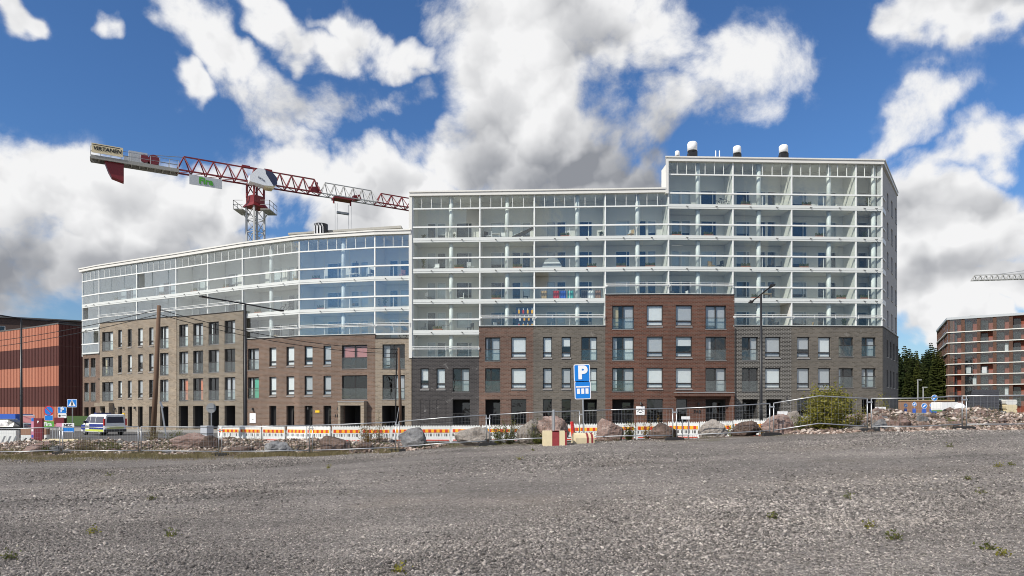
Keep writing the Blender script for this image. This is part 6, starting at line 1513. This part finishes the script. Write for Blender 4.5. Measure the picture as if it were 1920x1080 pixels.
FLm = LF[6]; FLl = LF[5]; FLr = LF[7]
# dome tent and hammock
M = spot(FM, 1035, BR[2], .95); o = bpy.data.objects.new('dome_tent', None); reg(o, None, M); tag(o, 'grey dome tent pitched on a middle balcony', 'tent')
prof = [(-1.1,0),(-.95,.45),(-.6,.98),(-.25,1.15),(.25,1.15),(.6,.98),(.95,.45),(1.1,0)]
MB().prism(prof, -.45, .45).build('canopy', M_['fabric_grey'], o, M)
for k, zz in enumerate((.3, .62)): MB().box(-.9+.15*k,-.47,zz,.9-.15*k,-.451,zz+.12).build('light_stripe', M_['sign_white'], o, M)
M = spot(FM, 980, BR[1], .8); o = bpy.data.objects.new('hammock', None); reg(o, None, M); tag(o, 'dark hammock slung across an upper balcony', 'hammock')
q = MB(); n = 12
for i in range(n):
    t0, t1 = i/n, (i+1)/n; f = lambda t: (-1.05+2.1*t, .35+ .95*t*t + .0); 
    a, b = f(t0), f(t1); wa, wb = .05+.42*math.sin(math.pi*t0), .05+.42*math.sin(math.pi*t1)
    q.add([(a[0],-.1,a[1]+wa*.55),(b[0],-.1,b[1]+wb*.55),(b[0],.1,b[1]-.12),(a[0],.1,a[1]-.12),(a[0],.35,a[1]+wa*.5),(b[0],.35,b[1]+wb*.5)], [(0,1,2,3),(3,2,5,4)])
q.build('cloth', M_['fabric_dark'], o, M); MB().tube([(-1.05,.1,.35),(-1.2,.1,.0)], .02, 6).build('rope', M_['fabric_dark'], o, M); MB().tube([(1.05,.1,1.3),(1.16,.1,1.9)], .02, 6).build('rope', M_['fabric_dark'], o, M)
# dark printed cloth with bottle motifs
M = spot(FM, 984, BR[4], .3); o = bpy.data.objects.new('printed_cloth', None); reg(o, None, M); tag(o, 'dark cloth printed with orange and white bottles hung on a balcony', 'cloth')
MB().box(-.85,-.02,.15,.85,.02,2.3).build('cloth', M_['navy'], o, M); r = random.Random(4)
for a in range(4):
    for b in range(3):
        xx = -.65+a*.42+(.1 if b % 2 else 0); zz = .35+b*.68; MB().box(xx,-.03,zz,xx+.16,-.021,zz+.34).build('bottle_print', M_[r.choice(['stripe_yellow','sign_red','sign_white','stripe_yellow'])], o, M); MB().box(xx+.05,-.031,zz+.34,xx+.11,-.021,zz+.5).build('bottle_print', M_['sign_white'], o, M)
# laundry and clutter on the third bay
for i, (px, mt, lb) in enumerate(((1020,'wood','brown blanket'),(1043,'sign_red','red towel'),(1056,'blue_box','blue jacket'),(1070,'teal','teal towel'),(1096,'fabric_dark','dark coat'),(1108,'sign_white','white shirt'),(1122,'tan_wall','rust blanket'))):
    M = spot(FM, px, BR[3], .35); o = bpy.data.objects.new('laundry', None); reg(o, None, M); tag(o, lb + ' drying on the cluttered balcony left of the red brick front', 'laundry', 'laundry on the cluttered balcony')
    r = random.Random(i); q = MB(); nn = 5
    for k in range(nn): q.quad((-.28+.56*k/nn, .05*(k % 2), .15+r.uniform(0,.08)), (-.28+.56*(k+1)/nn, .05*((k+1) % 2), .15+r.uniform(0,.08)), (-.28+.56*(k+1)/nn, .05*((k+1) % 2), .95), (-.28+.56*k/nn, .05*(k % 2), .95))
    q.build('cloth', M_[mt], o, M); MB().tube([(-.32,.02,.95),(.32,.02,.95)], .015, 6).build('rod', M_['galv'], o, M); 
    for s in (-.3, .3): MB().tube([(s,.02,0),(s,.02,.95)], .012, 5).build('stand', M_['galv'], o, M)
bicycle(FLl, 531, BL[1], 'black bicycle on a balcony behind the long lamp arm'); bicycle(FLr, 763, BL[2], 'bicycle on the lowest balcony at the tall corner post'); bicycle(FT, 1358, BR[0], 'bicycle on the topmost balcony below the roof ventilators', .6)
for Fc, px, zb, mt, lb in ((FM,907,BR[1],'black','black chair beside the white chairs near the hammock'),(FM,915,BR[1],'sign_white','white chair beside the black chair near the hammock'),(FM,942,BR[1],'sign_white','white chair at the white column near the hammock'),
    (FM,815,BR[2],'sign_white','white chair on the balcony two bays left of the tent'),(FM,880,BR[2],'sign_white','white chair beside the dividing wall left of the tent'),(FM,985,BR[3],'fabric_dark','dark lounge chair on the balcony left of the laundry'),(FM,800,BR[3],'sign_grey','grey chair below the white chair with plant'),(FM,862,BR[3],'sign_white','white chair below the chair by the dividing wall'),
    (FM,792,BR[4],'sign_grey','grey chair left of the set table over the black brick'),(FM,880,BR[4],'frame_dark','dark folding chair right of the set table over the black brick'),(FM,925,BR[4],'sign_white','white chair left of the printed cloth'),(FM,1030,BR[4],'fabric_grey','grey chair right of the printed cloth'),(FM,1105,BR[4],'sign_grey','grey chair beside the red brick edge'),
    (FT,1356,BR[2],'black','black office chair over the red brick front'),(FT,1340,BR[2],'wood','wooden chair beside the black office chair'),(FT,1450,BR[2],'fabric_dark','dark lounge chair over the dark brick front'),(FT,1470,BR[2],'fabric_dark','second dark lounge chair over the dark brick front'),(FT,1526,BR[4],'wood','wooden chair on the lowest balcony over the grey brick'),(FT,1500,BR[4],'fabric_dark','dark chair on the lowest balcony over the grey brick'),(FT,1465,BR[4],'fabric_dark','dark chair on the lowest balcony over the dark brick'),(FT,1288,BR[3],'sign_white','white chair on the terrace over the red brick'),(FT,1268,BR[3],'sign_grey','grey chair on the terrace over the red brick'),
    (FLl,497,BL[2],'wood','wooden chair of the terrace dining set behind the lamp post'),(FLl,520,BL[2],'sign_grey','grey chair of the terrace dining set behind the lamp post'),(FLl,545,BL[0],'wood','wooden lounge chair on the top balcony of the curved block'),(FLr,733,BL[0],'black','black chair beside the red chair on the top corner balcony'),(FLr,748,BL[0],'curtain_pink','red chair on the top corner balcony of the curved block'),(FLm,690,BL[0],'fabric_dark','dark chair on the top balcony left of the red chair'),(FM,1185,BR[1],'wood','wooden chair on the upper balcony left of the tall part')):
    chair(Fc, px, zb, mt, lb, random.uniform(-2.5, 2.5), random.uniform(.6,1.2))
for Fc, px, zb, mt, lb in ((FM,928,BR[1],'sign_white','white table between the white chairs near the hammock'),(FM,835,BR[4],'sign_grey','grey table set over the black brick front'),(FLl,508,BL[2],'wood','wooden dining table on the terrace behind the lamp post'),(FT,1445,BR[3],'wood','wooden box table on the balcony over the dark brick'),(FLm,655,BL[0],'sign_white','white table on the top balcony of the curved block'),(FT,1310,BR[3],'sign_white','white table on the terrace over the red brick')): table(Fc, px, zb, mt, lb)
for Fc, px, zb, lb, h in ((FM,792,BR[1],'low potted plant on the upper corner balcony',.6),(FM,848,BR[1],'spreading potted plant beside the upper column',.6),(FM,792,BR[2],'tall potted plant on the corner balcony',1.4),(FM,1128,BR[1],'potted plant beside the wide upper bay',.7),(FT,1628,BR[1],'potted plant in the corner bay',.8),(FT,1590,BR[4],'tall dark potted plant over the grey brick',1.3),(FLm,716-14,BL[1],'potted plant on the curved middle balcony',1.0),(FLr,718,BL[1],'slim potted plant on the corner balcony of the curved block',1.1),(FT,1635,BR[0],'bushy potted plant on the topmost corner balcony',1.2)): potted(Fc, px, zb, lb, h)
M = spot(FLm, 658, BL[0], 1.2); o = bpy.data.objects.new('folded_parasol', None); reg(o, None, M); tag(o, 'dark folded parasol on the top balcony of the curved block', 'parasol'); MB().tube([(0,0,.5),(0,0,.9),(0,0,1.9),(0,0,2.0)], [.22,.2,.05,.02], 10).build('canopy', M_['fabric_dark'], o, M); MB().tube([(0,0,0),(0,0,.5)], .03, 6).build('pole', M_['galv'], o, M)

# planter boxes hung inside the balcony glass, alike on both blocks
pb_me = None
def planter(Fc, px, zb, label, group):
    M = spot(Fc, px, zb, .28); o = bpy.data.objects.new('planter_box', None); reg(o, None, M); tag(o, label, 'planter', group)
    inst('box', cached('plb', lambda: MB().box(-.45,-.1,.0,.45,.1,.28).mesh('box', M_['terracotta_pot'])), o, M)
    def fol():
        r = random.Random(8); q = MB()
        for i in range(90):
            x, a = r.uniform(-.42,.42), r.uniform(0,6.28); l = r.uniform(.08,.2); z = .27+r.uniform(0,.28); q.add([(x,0,.27),(x+math.cos(a)*l*.6-.03,math.sin(a)*l*.4,z),(x+math.cos(a)*l,math.sin(a)*l*.6,z+.05),(x+math.cos(a)*l*.6+.03,math.sin(a)*l*.4,z)], [(0,1,2,3)])
        return q.mesh('foliage', lm_weed)
    inst('foliage', cached('plf', fol), o, M)
for px, k in ((930,3),(1060,1),(1110,2),(1165,2),(1220,2),(1165,3),(860,2),(820,4),(970,2),(1050,4)): planter(FM, px, BR[k], 'brown planter box of green leaves inside the straight block balcony glass', 'planter boxes of the straight block')
for px, k in ((1270,1),(1330,1),(1400,0),(1400,2),(1510,2),(1540,1),(1580,3),(1515,0),(1625,3),(1420,3)): planter(FT, px, BR[k], 'brown planter box of green leaves inside the straight block balcony glass', 'planter boxes of the straight block')
for Fc, px, k in ((LF[1],215,0),(LF[2],300,0),(LF[3],360,0),(LF[4],420,0),(LF[5],480,1),(LF[6],600,1),(LF[6],670,2),(LF[6],590,0)): planter(Fc, px, BL[k], 'brown planter box of green leaves inside the curved block balcony glass', 'planter boxes of the curved block')
